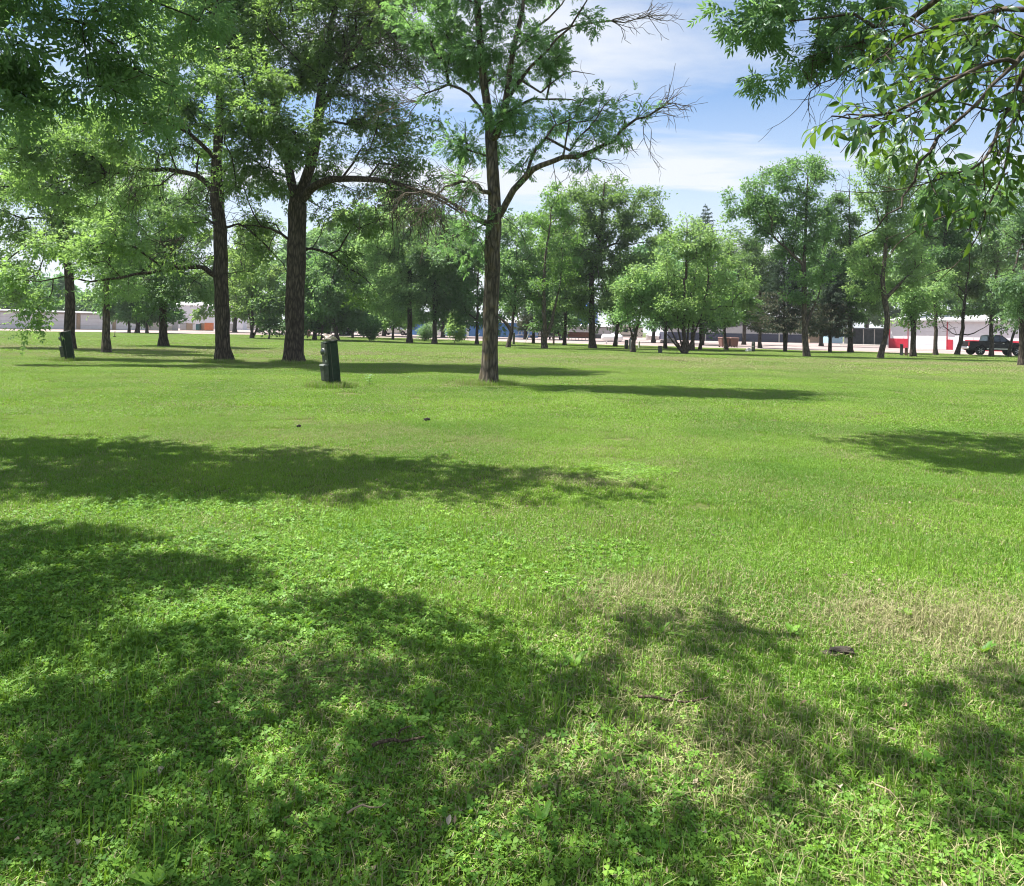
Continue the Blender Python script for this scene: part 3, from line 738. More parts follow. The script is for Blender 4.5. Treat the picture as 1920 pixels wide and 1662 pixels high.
    sk.twigs(sk.near_nodes(P(915, 300, d), 1.6), 22, 1.1, (0, -.1, 0), .009, .9, .05)
    sk.twigs(sk.near_nodes(P(1120, 210, d), 1.2), 12, .9, (.3, 0, .3), .009, .6, .05)
    sk.twigs(sk.near_nodes(P(922, 430, d), .5), 8, 1.5, (-.1, -.2, -.9), .009, .7, .14)
    finish_tree(root, sk, tips, tid, M_bark_near, M_leaf_a, 10, (7, 0.115, 0.045, 0.22, 0.45, 0.75, 0.6), 0.14, 0.0085, (g, 0.27, 0.8), 0.05, 14, 4)
    return root

def tree_left_pair():
    # thick forked tree
    g = G(552, 682); d = g[1]
    root = empty('broadleaf_tree', g)
    tag(root, 'massive dark tree with forked trunk and long drooping right limb behind the nearer pedestal', 'tree', 'park trees')
    sk = Skel()
    sk.limb([g] + px_limb([(552, 620), (554, 540), (556, 460), (557, 400), (558, 372)], d), 0.41, 0.33, open_from=0.96)
    sk.limb(px_limb([(556, 385), (545, 335, .3), (535, 270, .6), (512, 190, .9), (495, 110, 1), (482, 60, 1), (465, 0, 1), (450, -80, 1), (440, -170, 1)], d), 0.22, 0.05)
    sk.limb(px_limb([(560, 378), (575, 330, -.2), (588, 285, -.3), (597, 220, -.4), (606, 150, -.5), (618, 70, -.5), (630, 0, -.5), (640, -90, -.5), (645, -180, -.5)], d), 0.25, 0.05)
    sk.limb(px_limb([(600, 200), (625, 165, -1), (645, 130, -1.5), (665, 95, -2), (692, 45, -2.3), (722, -5, -2.5), (750, -80, -2.5)], d), 0.14, 0.03)
    sk.limb(px_limb([(562, 385), (580, 358, -.4), (605, 342, -.9), (640, 335, -1.4), (690, 337, -2), (740, 343, -2.6), (790, 360, -3), (835, 382, -3.4), (865, 402, -3.6)], d), 0.20, 0.035)
    sk.limb(px_limb([(564, 472), (588, 466, .4), (618, 478, .8), (650, 503, 1.1), (682, 520, 1.4), (705, 548, 1.6)], d), 0.085, 0.015)
    sk.limb(px_limb([(606, 195), (630, 178, .8), (660, 178, 1.5), (690, 200, 2.0), (705, 235, 2.4)], d), 0.08, 0.015)
    sk.limb(px_limb([(548, 450), (510, 428, -.5), (470, 420, -.8), (440, 425, -1)], d), 0.07, 0.012)
    sk.limb(px_limb([(540, 300), (480, 240, -1.5), (440, 210, -2.4), (400, 200, -3)], d), 0.09, 0.015)
    puffs = [px_puff(*a) for a in [
        (548, 150, 55, 50, d, .5), (585, 175, 40, 45, d, .8), (665, 330, 40, 30, d, 1.2, None, .7), (800, 120, 45, 60, d, -1, None, .7), (790, 220, 36, 45, d, -1.2, None, .6), (470, 30, 90, 70, d, 1.5), (560, 20, 90, 80, d, -1), (640, 40, 70, 80, d, .5), (700, 60, 70, 90, d, -2), (760, 40, 60, 70, d, -1), (540, 110, 80, 60, d, 1.5), (600, 110, 50, 50, d, -1.5),
        (660, 150, 60, 60, d, -1), (720, 160, 60, 60, d, -1.5, None, .6), (650, 240, 55, 60, d, 1, None, .6), (710, 250, 60, 50, d, -.5, None, .6), (770, 285, 40, 45, d, -2, None, .6), (700, 310, 60, 40, d, -1.5, None, .6), (755, 330, 50, 35, d, -2.5, None, .6), (800, 300, 25, 40, d, -2.8),
        (620, 300, 45, 50, d, 1.5), (640, 400, 40, 35, d, .5, None, .5), (690, 390, 50, 40, d, -1, None, .7), (745, 400, 45, 45, d, -1.8, None, .9), (800, 400, 35, 30, d, -2.8, None, .9), (630, 500, 40, 35, d, .8, None, .6), (680, 540, 35, 28, d, 1.4, None, .7),
        (500, 200, 75, 50, d, -3.0), (540, 220, 70, 50, d, -3.4), (470, 235, 50, 45, d, -3.0), (560, 260, 45, 45, d, -3.2), (500, 290, 70, 45, d, -2.0), (440, 190, 50, 40, d, -2.8), (600, 200, 30, 40, d, -2.5),
        (470, 340, 60, 40, d, -1.5), (530, 330, 50, 40, d, 1.5), (480, 390, 50, 35, d, 1.2), (600, 420, 30, 30, d, 1.5, None, .6), (500, 450, 35, 35, d, 1, None, .6),
        (560, -70, 150, 70, d, 1.5, 3.0, .55), (700, -60, 100, 70, d, 0, 3.0, .55), (450, -60, 100, 70, d, 2.5, 3.0, .5), (580, -160, 120, 70, d, 1, 3.0, .5)]]
    tips = sample_puffs(puffs, 12.5, 2.2, 0.34)
    tid = sk.grow(tips, 0.4, 0.04, 0.55)
    # hanging brush below the long limb
    for (a, b, dz, rad, n, L, bi) in [(700, 337, -2, 1.4, 34, 1.8, (.1, 0, -.9)), (760, 350, -2.7, 1.4, 44, 2.0, (.1, 0, -.9)), (830, 382, -3.3, 1.2, 30, 1.7, (.1, 0, -.9)), (640, 336, -1.4, 1.0, 14, 1.5, (0, 0, -.8)), (665, 95, -2, 1.6, 34, 1.9, (.5, 0, -.1)), (720, 0, -2.5, 1.6, 30, 1.9, (.5, 0, -.2)), (690, 205, 2, 1.4, 40, 2.0, (.4, 0, -.6)), (640, 150, -1, 1.4, 30, 1.8, (.5, 0, -.2)), (600, 200, -.4, 1.5, 20, 1.5, (.4, 0, 0)), (620, 478, .8, 1.0, 14, 1.3, (.2, 0, -.7)), (560, 400, 0, 1.2, 16, 1.2, (0, -.3, -.2))]:
        nd = sk.near_nodes(P(a, b, d + dz), rad)
        if len(nd): sk.twigs(nd, n, L, bi, .013, .6, .10, 2, .2)
    finish_tree(root, sk, tips, tid, M_bark, M_leaf_a, 10, (5, 0.15, 0.062, 0.25, 0.6, 0.9, 0.5), 0.17, 0.010, (g, 0.42, 1.0), 0.07, 14, 3)

    # its neighbour with two long level limbs to the left
    g = G(418, 680); d = g[1]
    root = empty('broadleaf_tree', g)
    tag(root, 'dark trunked tree with two long level limbs reaching left over the lawn', 'tree', 'park trees')
    sk = Skel()
    sk.limb([g] + px_limb([(417, 620), (415, 540), (413, 460), (410, 400), (406, 340)], d), 0.33, 0.27, open_from=0.96)
    sk.limb(px_limb([(406, 345), (408, 280, .2), (412, 210, .3), (408, 130, .2), (405, 60, 0), (408, -20, 0), (404, -120, 0)], d), 0.24, 0.04)
    sk.limb(px_limb([(408, 525), (392, 508, -.4), (370, 502, -.9), (330, 503, -1.6), (280, 511, -2.3), (225, 518, -3), (170, 526, -3.6), (120, 521, -4.2), (75, 528, -4.6)], d), 0.125, 0.02)
    sk.limb(px_limb([(404, 362), (386, 340, .3), (350, 324, .6), (310, 319, 1), (255, 319, 1.2), (200, 327, 1.4), (150, 328, 1.5), (100, 345, 1.5)], d), 0.13, 0.02)
    sk.limb(px_limb([(418, 432), (445, 422, .6), (475, 436, 1), (503, 465, 1.4), (528, 495, 1.7), (540, 515, 1.8)], d), 0.07, 0.012)
    sk.limb(px_limb([(408, 420), (370, 405, -1.2), (330, 415, -2), (290, 440, -2.6)], d), 0.06, 0.012)
    sk.limb(px_limb([(409, 300), (360, 255, -1), (310, 225, -2), (250, 210, -2.6), (190, 220, -3)], d), 0.10, 0.02)
    sk.limb(px_limb([(411, 250), (440, 200, -1), (470, 160, -2), (490, 120, -2.5)], d), 0.09, 0.02)
    puffs = [px_puff(*a) for a in [
        (60, 235, 60, 40, d, .8), (15, 285, 50, 45, d, .8), (120, 200, 60, 40, d, 1.2), (430, 110, 60, 45, d, -2.0), (440, 160, 65, 40, d, -2.4), (400, 170, 60, 45, d, .5), (470, 200, 50, 45, d, -3), (350, 160, 70, 50, d, 0), (300, 190, 70, 50, d, -1.5), (330, 250, 70, 45, d, 1), (240, 230, 70, 45, d, -2.3), (380, 280, 55, 40, d, 1.5),
        (280, 285, 70, 32, d, 1), (200, 290, 70, 35, d, 1.2), (140, 300, 60, 40, d, 1.3), (100, 270, 70, 45, d, .5), (190, 240, 60, 40, d, -2.6), (60, 330, 60, 50, d, 1.2), (440, 300, 40, 40, d, -1.5), (450, 350, 40, 35, d, 1), (150, 370, 60, 35, d, 1.4), (240, 350, 60, 25, d, 1, None, .6),
        (180, 480, 60, 32, d, -3.4), (120, 480, 55, 35, d, -4), (60, 510, 50, 32, d, -4.5), (240, 475, 50, 30, d, -2.6, None, .9), (300, 470, 50, 28, d, -1.8, None, .7), (200, 535, 22, 22, d, -3.2, None, .8), (90, 555, 34, 24, d, -4.5), (60, 590, 28, 26, d, -4.6, .5, 1.1), (38, 585, 16, 16, d, -4.6, .4, 1.0), (40, 612, 12, 10, d, -4.6, .3, 1.0),
        (300, 420, 45, 35, d, -2.3, None, .8), (350, 430, 40, 30, d, -1.5, None, .6), (340, 380, 45, 25, d, .8, None, .5), (230, 420, 45, 35, d, -2.8, None, .8), (470, 480, 35, 35, d, 1.2, None, .5), (450, 440, 25, 25, d, .8, None, .5),
        (400, 30, 100, 60, d, 0), (330, 60, 70, 60, d, 1.5), (470, 60, 50, 50, d, 1.0), (400, -50, 110, 60, d, 1.5, 3.0, .55), (280, 100, 70, 50, d, 1), (400, -130, 80, 50, d, 1, 2.5, .5)]]
    tips = sample_puffs(puffs, 13.5, 2.2, 0.34)
    tid = sk.grow(tips, 0.4, 0.04, 0.55)
    for (a, b, dz, rad, n, L, bi) in [(310, 319, 1, 1.8, 34, 1.6, (0, 0, -.9)), (220, 325, 1.3, 1.6, 20, 1.5, (0, 0, -.9)), (409, 400, 0, 1.2, 40, 1.5, (-.4, -.1, -.3)), (408, 470, 0, 1.0, 20, 1.2, (-.3, -.2, -.5)), (450, 425, .6, 1.0, 14, 1.2, (.2, 0, -.7)), (330, 503, -1.6, 1.2, 12, 1.0, (0, 0, -.7)), (330, 415, -2, 1.2, 16, 1.2, (-.2, 0, -.7))]:
        nd = sk.near_nodes(P(a, b, d + dz), rad)
        if len(nd): sk.twigs(nd, n, L, bi, .013, .7, .12, 2, .2)
    finish_tree(root, sk, tips, tid, M_bark, M_leaf_b, 10, (5, 0.15, 0.062, 0.25, 0.6, 0.9, 0.5), 0.17, 0.010, (g, 0.33, 1.0), 0.07, 14, 3)

tree_middle()
tree_left_pair()

def ash(label, bx, by, wpx, puffs, mat, limbs=(), leaf_n=9, L=0.18, dens=11, bark=None, trunk=None, spread=0.4, group='park trees', dist=None, open_from=0.55, bare=(), name='broadleaf_tree'):
    """mid distance tree: base pixel, lobes (px,py,rx,ry,dz[,rd,w]) and extra limbs in pixels."""
    g = G(bx, by) if dist is None else XD(bx, dist)
    d = g[1]; s = d / F; W = max(0.05, wpx * s * 0.5)
    root = empty(name, g); tag(root, label, 'tree', group)
    sk = Skel()
    ty = min(p[1] - 0.4 * p[3] for p in puffs)
    tr = trunk or [(bx, by - 60), (bx, by - 140), (np.mean([p[0] for p in puffs]) * .5 + bx * .5, (by + ty) / 2 - 20), (np.mean([p[0] for p in puffs]), ty)]
    sk.limb([g] + px_limb(tr, d), W * 0.92, W * 0.2, open_from=open_from if trunk is None else 0.35, step=0.6, wob=0.05)
    for l in limbs:
        sk.limb(px_limb(l[0], d), l[1], 0.015, step=0.5)
    pf = [px_puff(p[0], p[1], p[2], p[3], d, p[4] if len(p) > 4 else rng.uniform(-1, 1) * p[2] * s * 0.7, p[5] if len(p) > 5 else None, p[6] if len(p) > 6 else 1.0) for p in puffs]
    rr = np.random.default_rng(int(bx * 3 + by)); ex = []
    for p in puffs:
        for _ in range(1 if rr.random() < .7 else 2):
            a = rr.uniform(0, 2 * math.pi); k = rr.uniform(.85, 1.15); q = rr.uniform(.22, .38) * (p[2] + p[3]) / 2
            ex.append(px_puff(p[0] + math.cos(a) * p[2] * k, p[1] - math.sin(a) * p[3] * k, q, q * rr.uniform(.9, 1.5), d, (p[4] if len(p) > 4 else 0) + rr.normal(0, .3) * p[2] * s, None, 1.1))
    tips = sample_puffs(pf + ex, dens * 1.1, 2.4, spread)
    tips = tips[tips[:, 2] > 0.7]
    tid = sk.grow(tips, 0.42, 0.04, 0.7)
    if bare:
        bb = []
        for (a, b, rx, ry, n) in bare:
            q = nrm(rng.normal(0, 1, (n, 3))) * rng.uniform(0.2, 1, (n, 1)) ** 0.5
            bb.append(np.array([P(a + u[0] * rx, b + u[2] * ry, d + u[1] * rx * s) for u in q]))
        sk.grow(np.concatenate(bb), 0.2, 0, 0.5)
    finish_tree(root, sk, tips, tid, bark or M_bark_far, mat, leaf_n + (4 if d > 55 else 2), (3 if d < 55 else 1, L, L * 0.55, L * 1.2, 0.35, 0.8, 0.6), 0.20, 0.012, (g, W, 0.9), 0.09, 9, 3)
    return root

# ---- left rear group
ash('broad dark tree with thick flared trunk just behind the leaning left pedestal', 130, 655, 24,
    [(110, 270, 70, 50), (40, 300, 60, 55), (160, 330, 70, 50), (60, 400, 70, 50), (150, 420, 70, 45), (110, 470, 80, 35), (20, 470, 60, 40), (200, 470, 50, 30), (90, 340, 60, 50), (-20, 390, 60, 60), (30, 540, 40, 25), (100, 230, 60, 40), (180, 270, 50, 45)], M_leaf_b, L=0.17, dens=10, bark=M_bark)
ash('slimmer grey-brown trunked tree second from the left on the lawn', 200, 662, 18,
    [(200, 420, 55, 40), (230, 460, 50, 35), (180, 500, 45, 30), (215, 380, 50, 40), (240, 330, 60, 45), (190, 550, 25, 18), (170, 450, 40, 35), (250, 400, 50, 40), (240, 525, 40, 25)], M_leaf_b, L=0.16, dens=10, bark=M_bark_near)
ash('dark tree with low spreading crown between the two left pairs of trunks', 306, 650, 19,
    [(300, 440, 65, 45), (340, 480, 50, 40), (260, 490, 55, 40), (330, 400, 60, 45), (290, 540, 60, 26), (350, 535, 50, 28), (385, 560, 28, 18), (240, 545, 45, 24), (280, 580, 30, 16), (320, 350, 60, 45), (270, 380, 50, 40)], M_leaf_c, L=0.17, dens=10, bark=M_bark)
broadleaf('thin leaning trunk in front of the white storage doors, left of three', 242, 624, 6, 520, 588, 42, M_leaf_c, n_lobes=9, leafL=0.3)
broadleaf('stoutest of the three small trees in front of the storage doors', 258, 624.5, 9, 470, 585, 60, M_leaf_c, n_lobes=11, leafL=0.3)
broadleaf('straight pale trunk right of the three trees in front of storage doors', 275, 625.5, 6, 510, 588, 45, M_leaf_c, n_lobes=9, leafL=0.3)
ash('light green clump tree with three slender stems between the dark trunks', 473, 635, 7,
    [(470, 480, 35, 30), (450, 520, 35, 30), (495, 520, 35, 30), (470, 560, 40, 26), (510, 560, 30, 30), (440, 570, 25, 22), (490, 590, 30, 16), (475, 440, 30, 30)], M_leaf_b,
    limbs=[([(473, 634), (484, 612), (490, 580), (492, 540)], 0.13), ([(474, 634), (468, 600), (462, 560), (455, 520)], 0.12)], leaf_n=11, L=0.24, dens=9)
broadleaf('small dark round-headed tree on a thin stem beside the thick forked trunk', 504, 636.5, 4, 545, 618, 26, M_leaf_c, n_lobes=8, dens=12)
broadleaf('leafy small tree just right of the forked trunk, farthest left of the row', 576, 629, 7, 500, 604, 40, M_leaf_c, n_lobes=9)
broadleaf('dark straight tree left of the nearer pedestal top', 590, 637.5, 9, 470, 600, 42, M_leaf_c, n_lobes=10)
broadleaf('tree with leafy trunk just above the pedestal with rubble on it', 604, 638.5, 7, 480, 605, 45, M_leaf_b, n_lobes=10, cx=615)
broadleaf('leaning tree beside the dark car behind the nearer pedestal', 632, 639.5, 10, 420, 595, 60, M_leaf_c, n_lobes=12, trunk_lean=-8, cx=640)
broadleaf('thin tree behind the left edge of the dark shrub', 661, 634, 5, 490, 600, 42, M_leaf_c, n_lobes=9)
broadleaf('young tree in front of the white pickup truck', 737, 637.5, 5, 470, 598, 45, M_leaf_b, n_lobes=10)
ash('stout tree right of the white pickup with crown of mixed greens', 768, 643.5, 13,
    [(770, 470, 50, 40), (730, 500, 45, 40), (800, 500, 45, 40), (760, 540, 55, 30), (710, 550, 40, 28), (800, 560, 40, 28), (740, 585, 40, 16), (690, 480, 40, 40), (770, 420, 45, 40), (720, 440, 45, 40)], M_leaf_b, leaf_n=12, L=0.24, dens=9, bark=M_bark)
ash('dark trunked tree between the dark thicket and the pale shrub', 815, 645.5, 11,
    [(820, 480, 50, 40), (860, 510, 40, 35), (800, 530, 40, 35), (840, 550, 40, 28), (780, 560, 40, 25), (850, 460, 40, 40), (810, 590, 35, 18), (790, 480, 40, 36)], M_leaf_c, leaf_n=12, L=0.24, dens=9, bark=M_bark, bare=[(850, 560, 50, 40, 60)])
broadleaf('tree with grey twiggy crown just left of the nearest brown trunk', 894, 647, 8, 440, 600, 48, M_leaf_c, n_lobes=10, bark=M_bark)
ash('leaning tree forking low into a wide V right of the nearest trunk', 953, 652.5, 9,
    [(960, 470, 40, 35), (990, 500, 40, 35), (950, 520, 40, 30), (975, 550, 35, 28), (940, 480, 30, 35), (965, 580, 30, 18), (1000, 560, 25, 25), (960, 430, 35, 35)], M_leaf_c, leaf_n=12, L=0.22, dens=8,
    trunk=[(956, 632), (961, 610), (964, 580), (968, 520), (970, 460)], limbs=[([(958, 618), (945, 602), (932, 592), (925, 570)], 0.16)], bare=[(985, 555, 30, 25, 50)], bark=M_bark)
ash('slender pale trunk with open bright crown and a leaning second stem', 1021, 654.5, 11,
    [(1030, 400, 36, 36), (1010, 440, 36, 34), (1050, 450, 36, 34), (1000, 490, 36, 28), (985, 515, 28, 18), (1045, 510, 34, 26), (1010, 540, 26, 18), (1060, 400, 30, 30), (1030, 370, 28, 24), (990, 545, 20, 16), (1060, 490, 28, 28)], M_leaf_b, leaf_n=10, L=0.22, dens=7,
    trunk=[(1022, 620), (1020, 570), (1020, 510), (1028, 450), (1034, 390)], limbs=[([(1026, 632), (1034, 604), (1042, 570), (1050, 530), (1055, 480)], 0.17)], bark=M_bark_near)
broadleaf('thin dark stem just left of the slender pale trunk', 1016, 647, 4, 520, 602, 26, M_leaf_c, n_lobes=7, bark=M_bark)
broadleaf('dark tree beside the dark parked car near the blue building', 1059, 648, 8, 430, 600, 45, M_leaf_c, n_lobes=11, bark=M_bark)
ash('largest rounded tree of the back row with thick grey trunk left of the gas tank', 1110, 653.5, 16,
    [(1130, 370, 50, 32), (1180, 375, 45, 34), (1090, 380, 40, 34), (1200, 410, 42, 34), (1150, 420, 60, 40), (1090, 440, 55, 40), (1060, 400, 40, 36), (1235, 430, 28, 28), (1200, 470, 50, 40), (1110, 490, 60, 40), (1160, 510, 60, 36), (1070, 500, 50, 40), (1110, 560, 55, 30), (1150, 570, 40, 26), (1070, 560, 40, 28), (1215, 380, 24, 28), (1110, 355, 30, 22), (1165, 350, 24, 16), (1045, 450, 36, 40)], M_leaf_a, leaf_n=12, L=0.24, dens=8, bark=M_bark, bare=[(1110, 570, 50, 40, 60)])
broadleaf('leaning trunk in front of the right end of the white gas tank', 1154, 650.5, 9, 480, 602, 40, M_leaf_c, n_lobes=10, trunk_lean=4, bark=M_bark)
ash('small tree with bright green crown and dark leaning trunk right of the gas tank', 1186, 661.5, 11,
    [(1190, 545, 30, 22), (1210, 510, 32, 28), (1170, 580, 26, 16), (1210, 565, 30, 20), (1230, 540, 28, 24), (1185, 595, 22, 12), (1240, 580, 28, 16)], M_leaf_b, leaf_n=14, L=0.22, dens=11,
    trunk=[(1189, 640), (1193, 618), (1200, 590), (1210, 540)], limbs=[([(1188, 635), (1182, 616), (1178, 596)], 0.12)], bark=M_bark)
broadleaf('tree with bare forking side limb behind the multi-stemmed tree', 1247, 654.5, 8, 470, 596, 46, M_leaf_c, n_lobes=10, bark=M_bark)
ash('broad multi-stemmed tree with domed bright crown and stems splayed from the ground', 1283, 664, 10,
    [(1250, 470, 45, 36), (1310, 460, 45, 36), (1220, 520, 45, 36), (1280, 510, 55, 40), (1340, 500, 45, 36), (1200, 560, 36, 28), (1260, 560, 55, 34), (1330, 555, 50, 36), (1380, 540, 34, 36), (1300, 590, 50, 22), (1300, 430, 30, 26), (1350, 450, 36, 34), (1230, 590, 36, 16), (1360, 590, 34, 20), (1180, 545, 24, 22), (1330, 440, 24, 22)], M_leaf_b, leaf_n=13, L=0.22, dens=8.5,
    limbs=[([(1281, 662), (1270, 645), (1258, 620), (1240, 596)], 0.14), ([(1283, 662), (1277, 640), (1272, 610), (1266, 580)], 0.13), ([(1285, 662), (1289, 640), (1292, 610), (1300, 570)], 0.14), ([(1287, 662), (1298, 640), (1308, 610), (1325, 570)], 0.15), ([(1280, 663), (1262, 640), (1252, 628), (1236, 612)], 0.10)], bark=M_bark)
broadleaf('upright dark trunk standing close behind the splayed stems', 1298, 657.5, 9, 500, 600, 40, M_leaf_c, n_lobes=9, bark=M_bark)
broadleaf('thin trunk halfway between the splayed stems and the brown bins', 1313, 656.5, 7, 470, 598, 40, M_leaf_c, n_lobes=9, bark=M_bark)
ash('low rounded bright green tree in front of the two brown bins', 1361, 656.5, 10,
    [(1370, 555, 32, 24), (1400, 575, 28, 22), (1345, 570, 28, 22), (1415, 595, 20, 14), (1375, 590, 36, 16), (1395, 545, 26, 22), (1340, 595, 24, 12)], M_leaf_b, leaf_n=14, L=0.24, dens=11, trunk=[(1360, 640), (1358, 620), (1362, 600), (1375, 560)], bark=M_bark)
ash('dark green tree rising between the multi-stemmed tree and the drooping spruce', 1425, 653, 8,
    [(1400, 500, 40, 36), (1430, 490, 36, 36), (1385, 470, 30, 28), (1410, 540, 40, 32), (1375, 510, 34, 34), (1440, 530, 34, 34), (1405, 455, 22, 20)], M_leaf_c, leaf_n=12, L=0.25, dens=9, bark=M_bark)
ash('tall open-crowned tree with forked trunk leaning left against the sky', 1512, 669, 14,
    [(1400, 375, 34, 24), (1440, 360, 34, 28), (1480, 340, 36, 28), (1510, 315, 34, 22), (1535, 340, 26, 30), (1530, 390, 32, 30), (1480, 395, 40, 32), (1430, 405, 40, 26), (1510, 430, 36, 28), (1460, 430, 36, 24), (1380, 392, 18, 16), (1370, 370, 14, 12), (1495, 480, 36, 30), (1540, 500, 34, 30), (1500, 540, 28, 24), (1420, 440, 20, 16), (1545, 440, 20, 26), (1450, 325, 16, 18)], M_leaf_a, leaf_n=13, L=0.22, dens=14,
    trunk=[(1510, 630), (1508, 600), (1508, 560), (1507, 500), (1510, 440), (1512, 380), (1515, 330)],
    limbs=[([(1510, 615), (1522, 585), (1535, 555), (1545, 520)], 0.14), ([(1508, 500), (1480, 470), (1450, 445), (1420, 420), (1395, 392)], 0.13), ([(1508, 520), (1496, 545), (1490, 575)], 0.05)], bare=[(1505, 525, 25, 30, 40), (1548, 320, 12, 30, 20)], bark=M_bark_near)
ash('dark dense tree behind and right of the tall forked tree', 1594, 661.5, 12,
    [(1575, 420, 32, 40), (1590, 470, 36, 40), (1565, 500, 34, 36), (1600, 530, 40, 34), (1570, 560, 36, 28), (1610, 580, 34, 22), (1565, 370, 16, 30), (1620, 490, 34, 40), (1640, 560, 30, 30)], M_leaf_c, leaf_n=14, L=0.26, dens=10, bark=M_bark, bare=[(1580, 350, 25, 40, 50)])
ash('tall tree with curved leaning trunk left of the red and white building', 1650, 672, 12,
    [(1640, 310, 26, 28), (1625, 350, 28, 28), (1670, 300, 24, 26), (1690, 330, 26, 30), (1650, 380, 36, 32), (1690, 400, 34, 34), (1640, 430, 40, 32), (1690, 460, 42, 34), (1620, 490, 40, 30), (1670, 510, 44, 30), (1620, 540, 34, 20), (1720, 500, 34, 34), (1690, 285, 14, 24), (1720, 360, 26, 34)], M_leaf_b, leaf_n=13, L=0.22, dens=13,
    trunk=[(1655, 650), (1662, 620), (1663, 580), (1655, 540), (1660, 470), (1665, 390), (1668, 320)], limbs=[([(1660, 560), (1690, 530), (1715, 505), (1740, 480)], 0.16), ([(1660, 440), (1645, 400), (1632, 360)], 0.09)], bark=M_bark_near)
ash('bright leafy tree with stout dark trunk in front of the white overhead door', 1712, 669.5, 13,
    [(1720, 560, 34, 26), (1690, 585, 28, 18), (1745, 575, 30, 22), (1720, 600, 30, 12), (1745, 535, 34, 28), (1700, 548, 28, 22), (1770, 555, 26, 24), (1680, 600, 16, 8)], M_leaf_b, leaf_n=14, L=0.22, dens=11, bark=M_bark)
ash('dark straight trunk in front of the door panel left of the narrow red strip', 1754, 666.5, 9,
    [(1760, 440, 44, 40), (1800, 420, 44, 40), (1740, 400, 40, 40), (1790, 480, 40, 36), (1770, 360, 40, 40), (1750, 490, 36, 34), (1810, 350, 40, 40), (1840, 400, 40, 40)], M_leaf_a, leaf_n=12, L=0.24, dens=11, bark=M_bark)
ash('tree with two level limbs either side beside the black pickup tailgate', 1795, 666, 10,
    [(1800, 545, 36, 26), (1840, 550, 34, 24), (1780, 580, 30, 14), (1820, 520, 36, 28), (1860, 570, 28, 16), (1800, 500, 36, 30), (1850, 510, 34, 30)], M_leaf_c, leaf_n=13, L=0.24, dens=9,
    trunk=[(1801, 640), (1804, 615), (1806, 590), (1812, 540), (1818, 490)], limbs=[([(1803, 630), (1785, 625), (1770, 612), (1757, 618)], 0.065), ([(1803, 632), (1825, 625), (1845, 615), (1862, 605)], 0.085)], bare=[(1780, 610, 30, 18, 40)], bark=M_bark)
ash('twiggy tree in front of the black pickup cab', 1859, 669.5, 10,
    [(1870, 560, 32, 26), (1850, 580, 28, 18), (1890, 540, 32, 28), (1875, 590, 26, 14), (1880, 480, 36, 34), (1850, 460, 34, 34), (1900, 590, 22, 14)], M_leaf_c, leaf_n=12, L=0.24, dens=9, bark=M_bark, bare=[(1860, 470, 60, 60, 160), (1880, 420, 50, 60, 110)])
broadleaf('thin trunk leaning right in front of the black pickup front wheel', 1892, 669.5, 7, 530, 605, 28, M_leaf_c, n_lobes=8, trunk_lean=14, bark=M_bark)
ash('dark trunk cut by the right edge of the picture', 1917, 686, 15,
    [(1930, 520, 50, 40), (1900, 560, 36, 26), (1950, 570, 50, 34), (1960, 460, 60, 50), (1900, 600, 24, 14), (1930, 400, 50, 50), (1990, 400, 70, 60), (1920, 330, 40, 40)], M_leaf_c, L=0.17, dens=9, bark=M_bark, bare=[(1900, 480, 40, 60, 80)])

def spruce(label, bx, by, top, bot, half, stems=1, dist=None, mat=None, mat_low=None, name='spruce_tree', rows=26):
    g = G(bx, by) if dist is None else XD(bx, dist)
    d = g[1]; s = d / F
    r = np.random.default_rng(int(bx))
    H1 = P(bx, top, d)[2]; H0 = max(0.6, P(bx, bot, d)[2]); R = half * s
    root = empty(name, g); tag(root, label, 'spruce', 'park trees')
    for st in range(stems):
        mb = MB(); dx_ = (st - (stems - 1) / 2) * 0.32
        hh = H1 * (1 - 0.12 * st)
        mb.cyl((dx_ * 0.3, 0, 0), (dx_ * 1.6, 0, hh * 0.5), 0.20 / stems ** 0.5, 0.11, 8); mb.cyl((dx_ * 1.6, 0, hh * 0.5), (dx_, 0, hh), 0.11, 0.02, 6)
        mb.build('trunk', M_bark, root, smooth=True)
    # boughs: a drooping branch strip set with needle sprays
    C = []; O = []
    for k in range(rows):
        t = k / (rows - 1); z = H0 + (H1 - H0) * t
        rad = R * (1 - t) ** 0.8 + 0.15
        nb = max(4, int(11 * (1 - t * 0.6)))
        for j in range(nb):
            a = 2 * math.pi * (j + r.uniform(-.3, .3)) / nb + k * 0.9; L = rad * r.uniform(0.7, 1.1)
            n = max(8, int(L * 46))
            q = r.uniform(0.12, 1, n); dirx, diry = math.cos(a), math.sin(a)
            droop = -0.30 * L * q + 0.28 * L * q ** 3
            side = r.normal(0, 0.16, n) * L * (0.35 + 0.65 * (1 - q))
            C.append(np.stack([dirx * L * q - diry * side, diry * L * q + dirx * side, z + droop + r.normal(0, 0.06, n) - 0.15 * np.abs(side)], 1))
            O.append(np.tile([dirx, diry, -0.35], (n, 1)) + np.stack([-diry * side, dirx * side, 0 * side], 1) * 2)
    C = np.concatenate(C); O = np.concatenate(O)
    low = (C[:, 2] < H0 + 0.35 * (H1 - H0)) & (r.random(len(C)) < 0.55)
    for nm, m, msk in (('crown', mat or M_needle, ~low), ('lower_boughs', mat_low or M_needle_br, low)):
        if msk.sum() == 0: continue
        V, Q, vv = leaves(C[msk], O[msk], 1, 0.36, 0.075, 0, 0.25, 0.5, 0.6)
        link(nm, np_mesh(nm, V, [Q], attr={'v': vv}), m, root)
        TREE_TRIS[0] += 2 * len(Q)
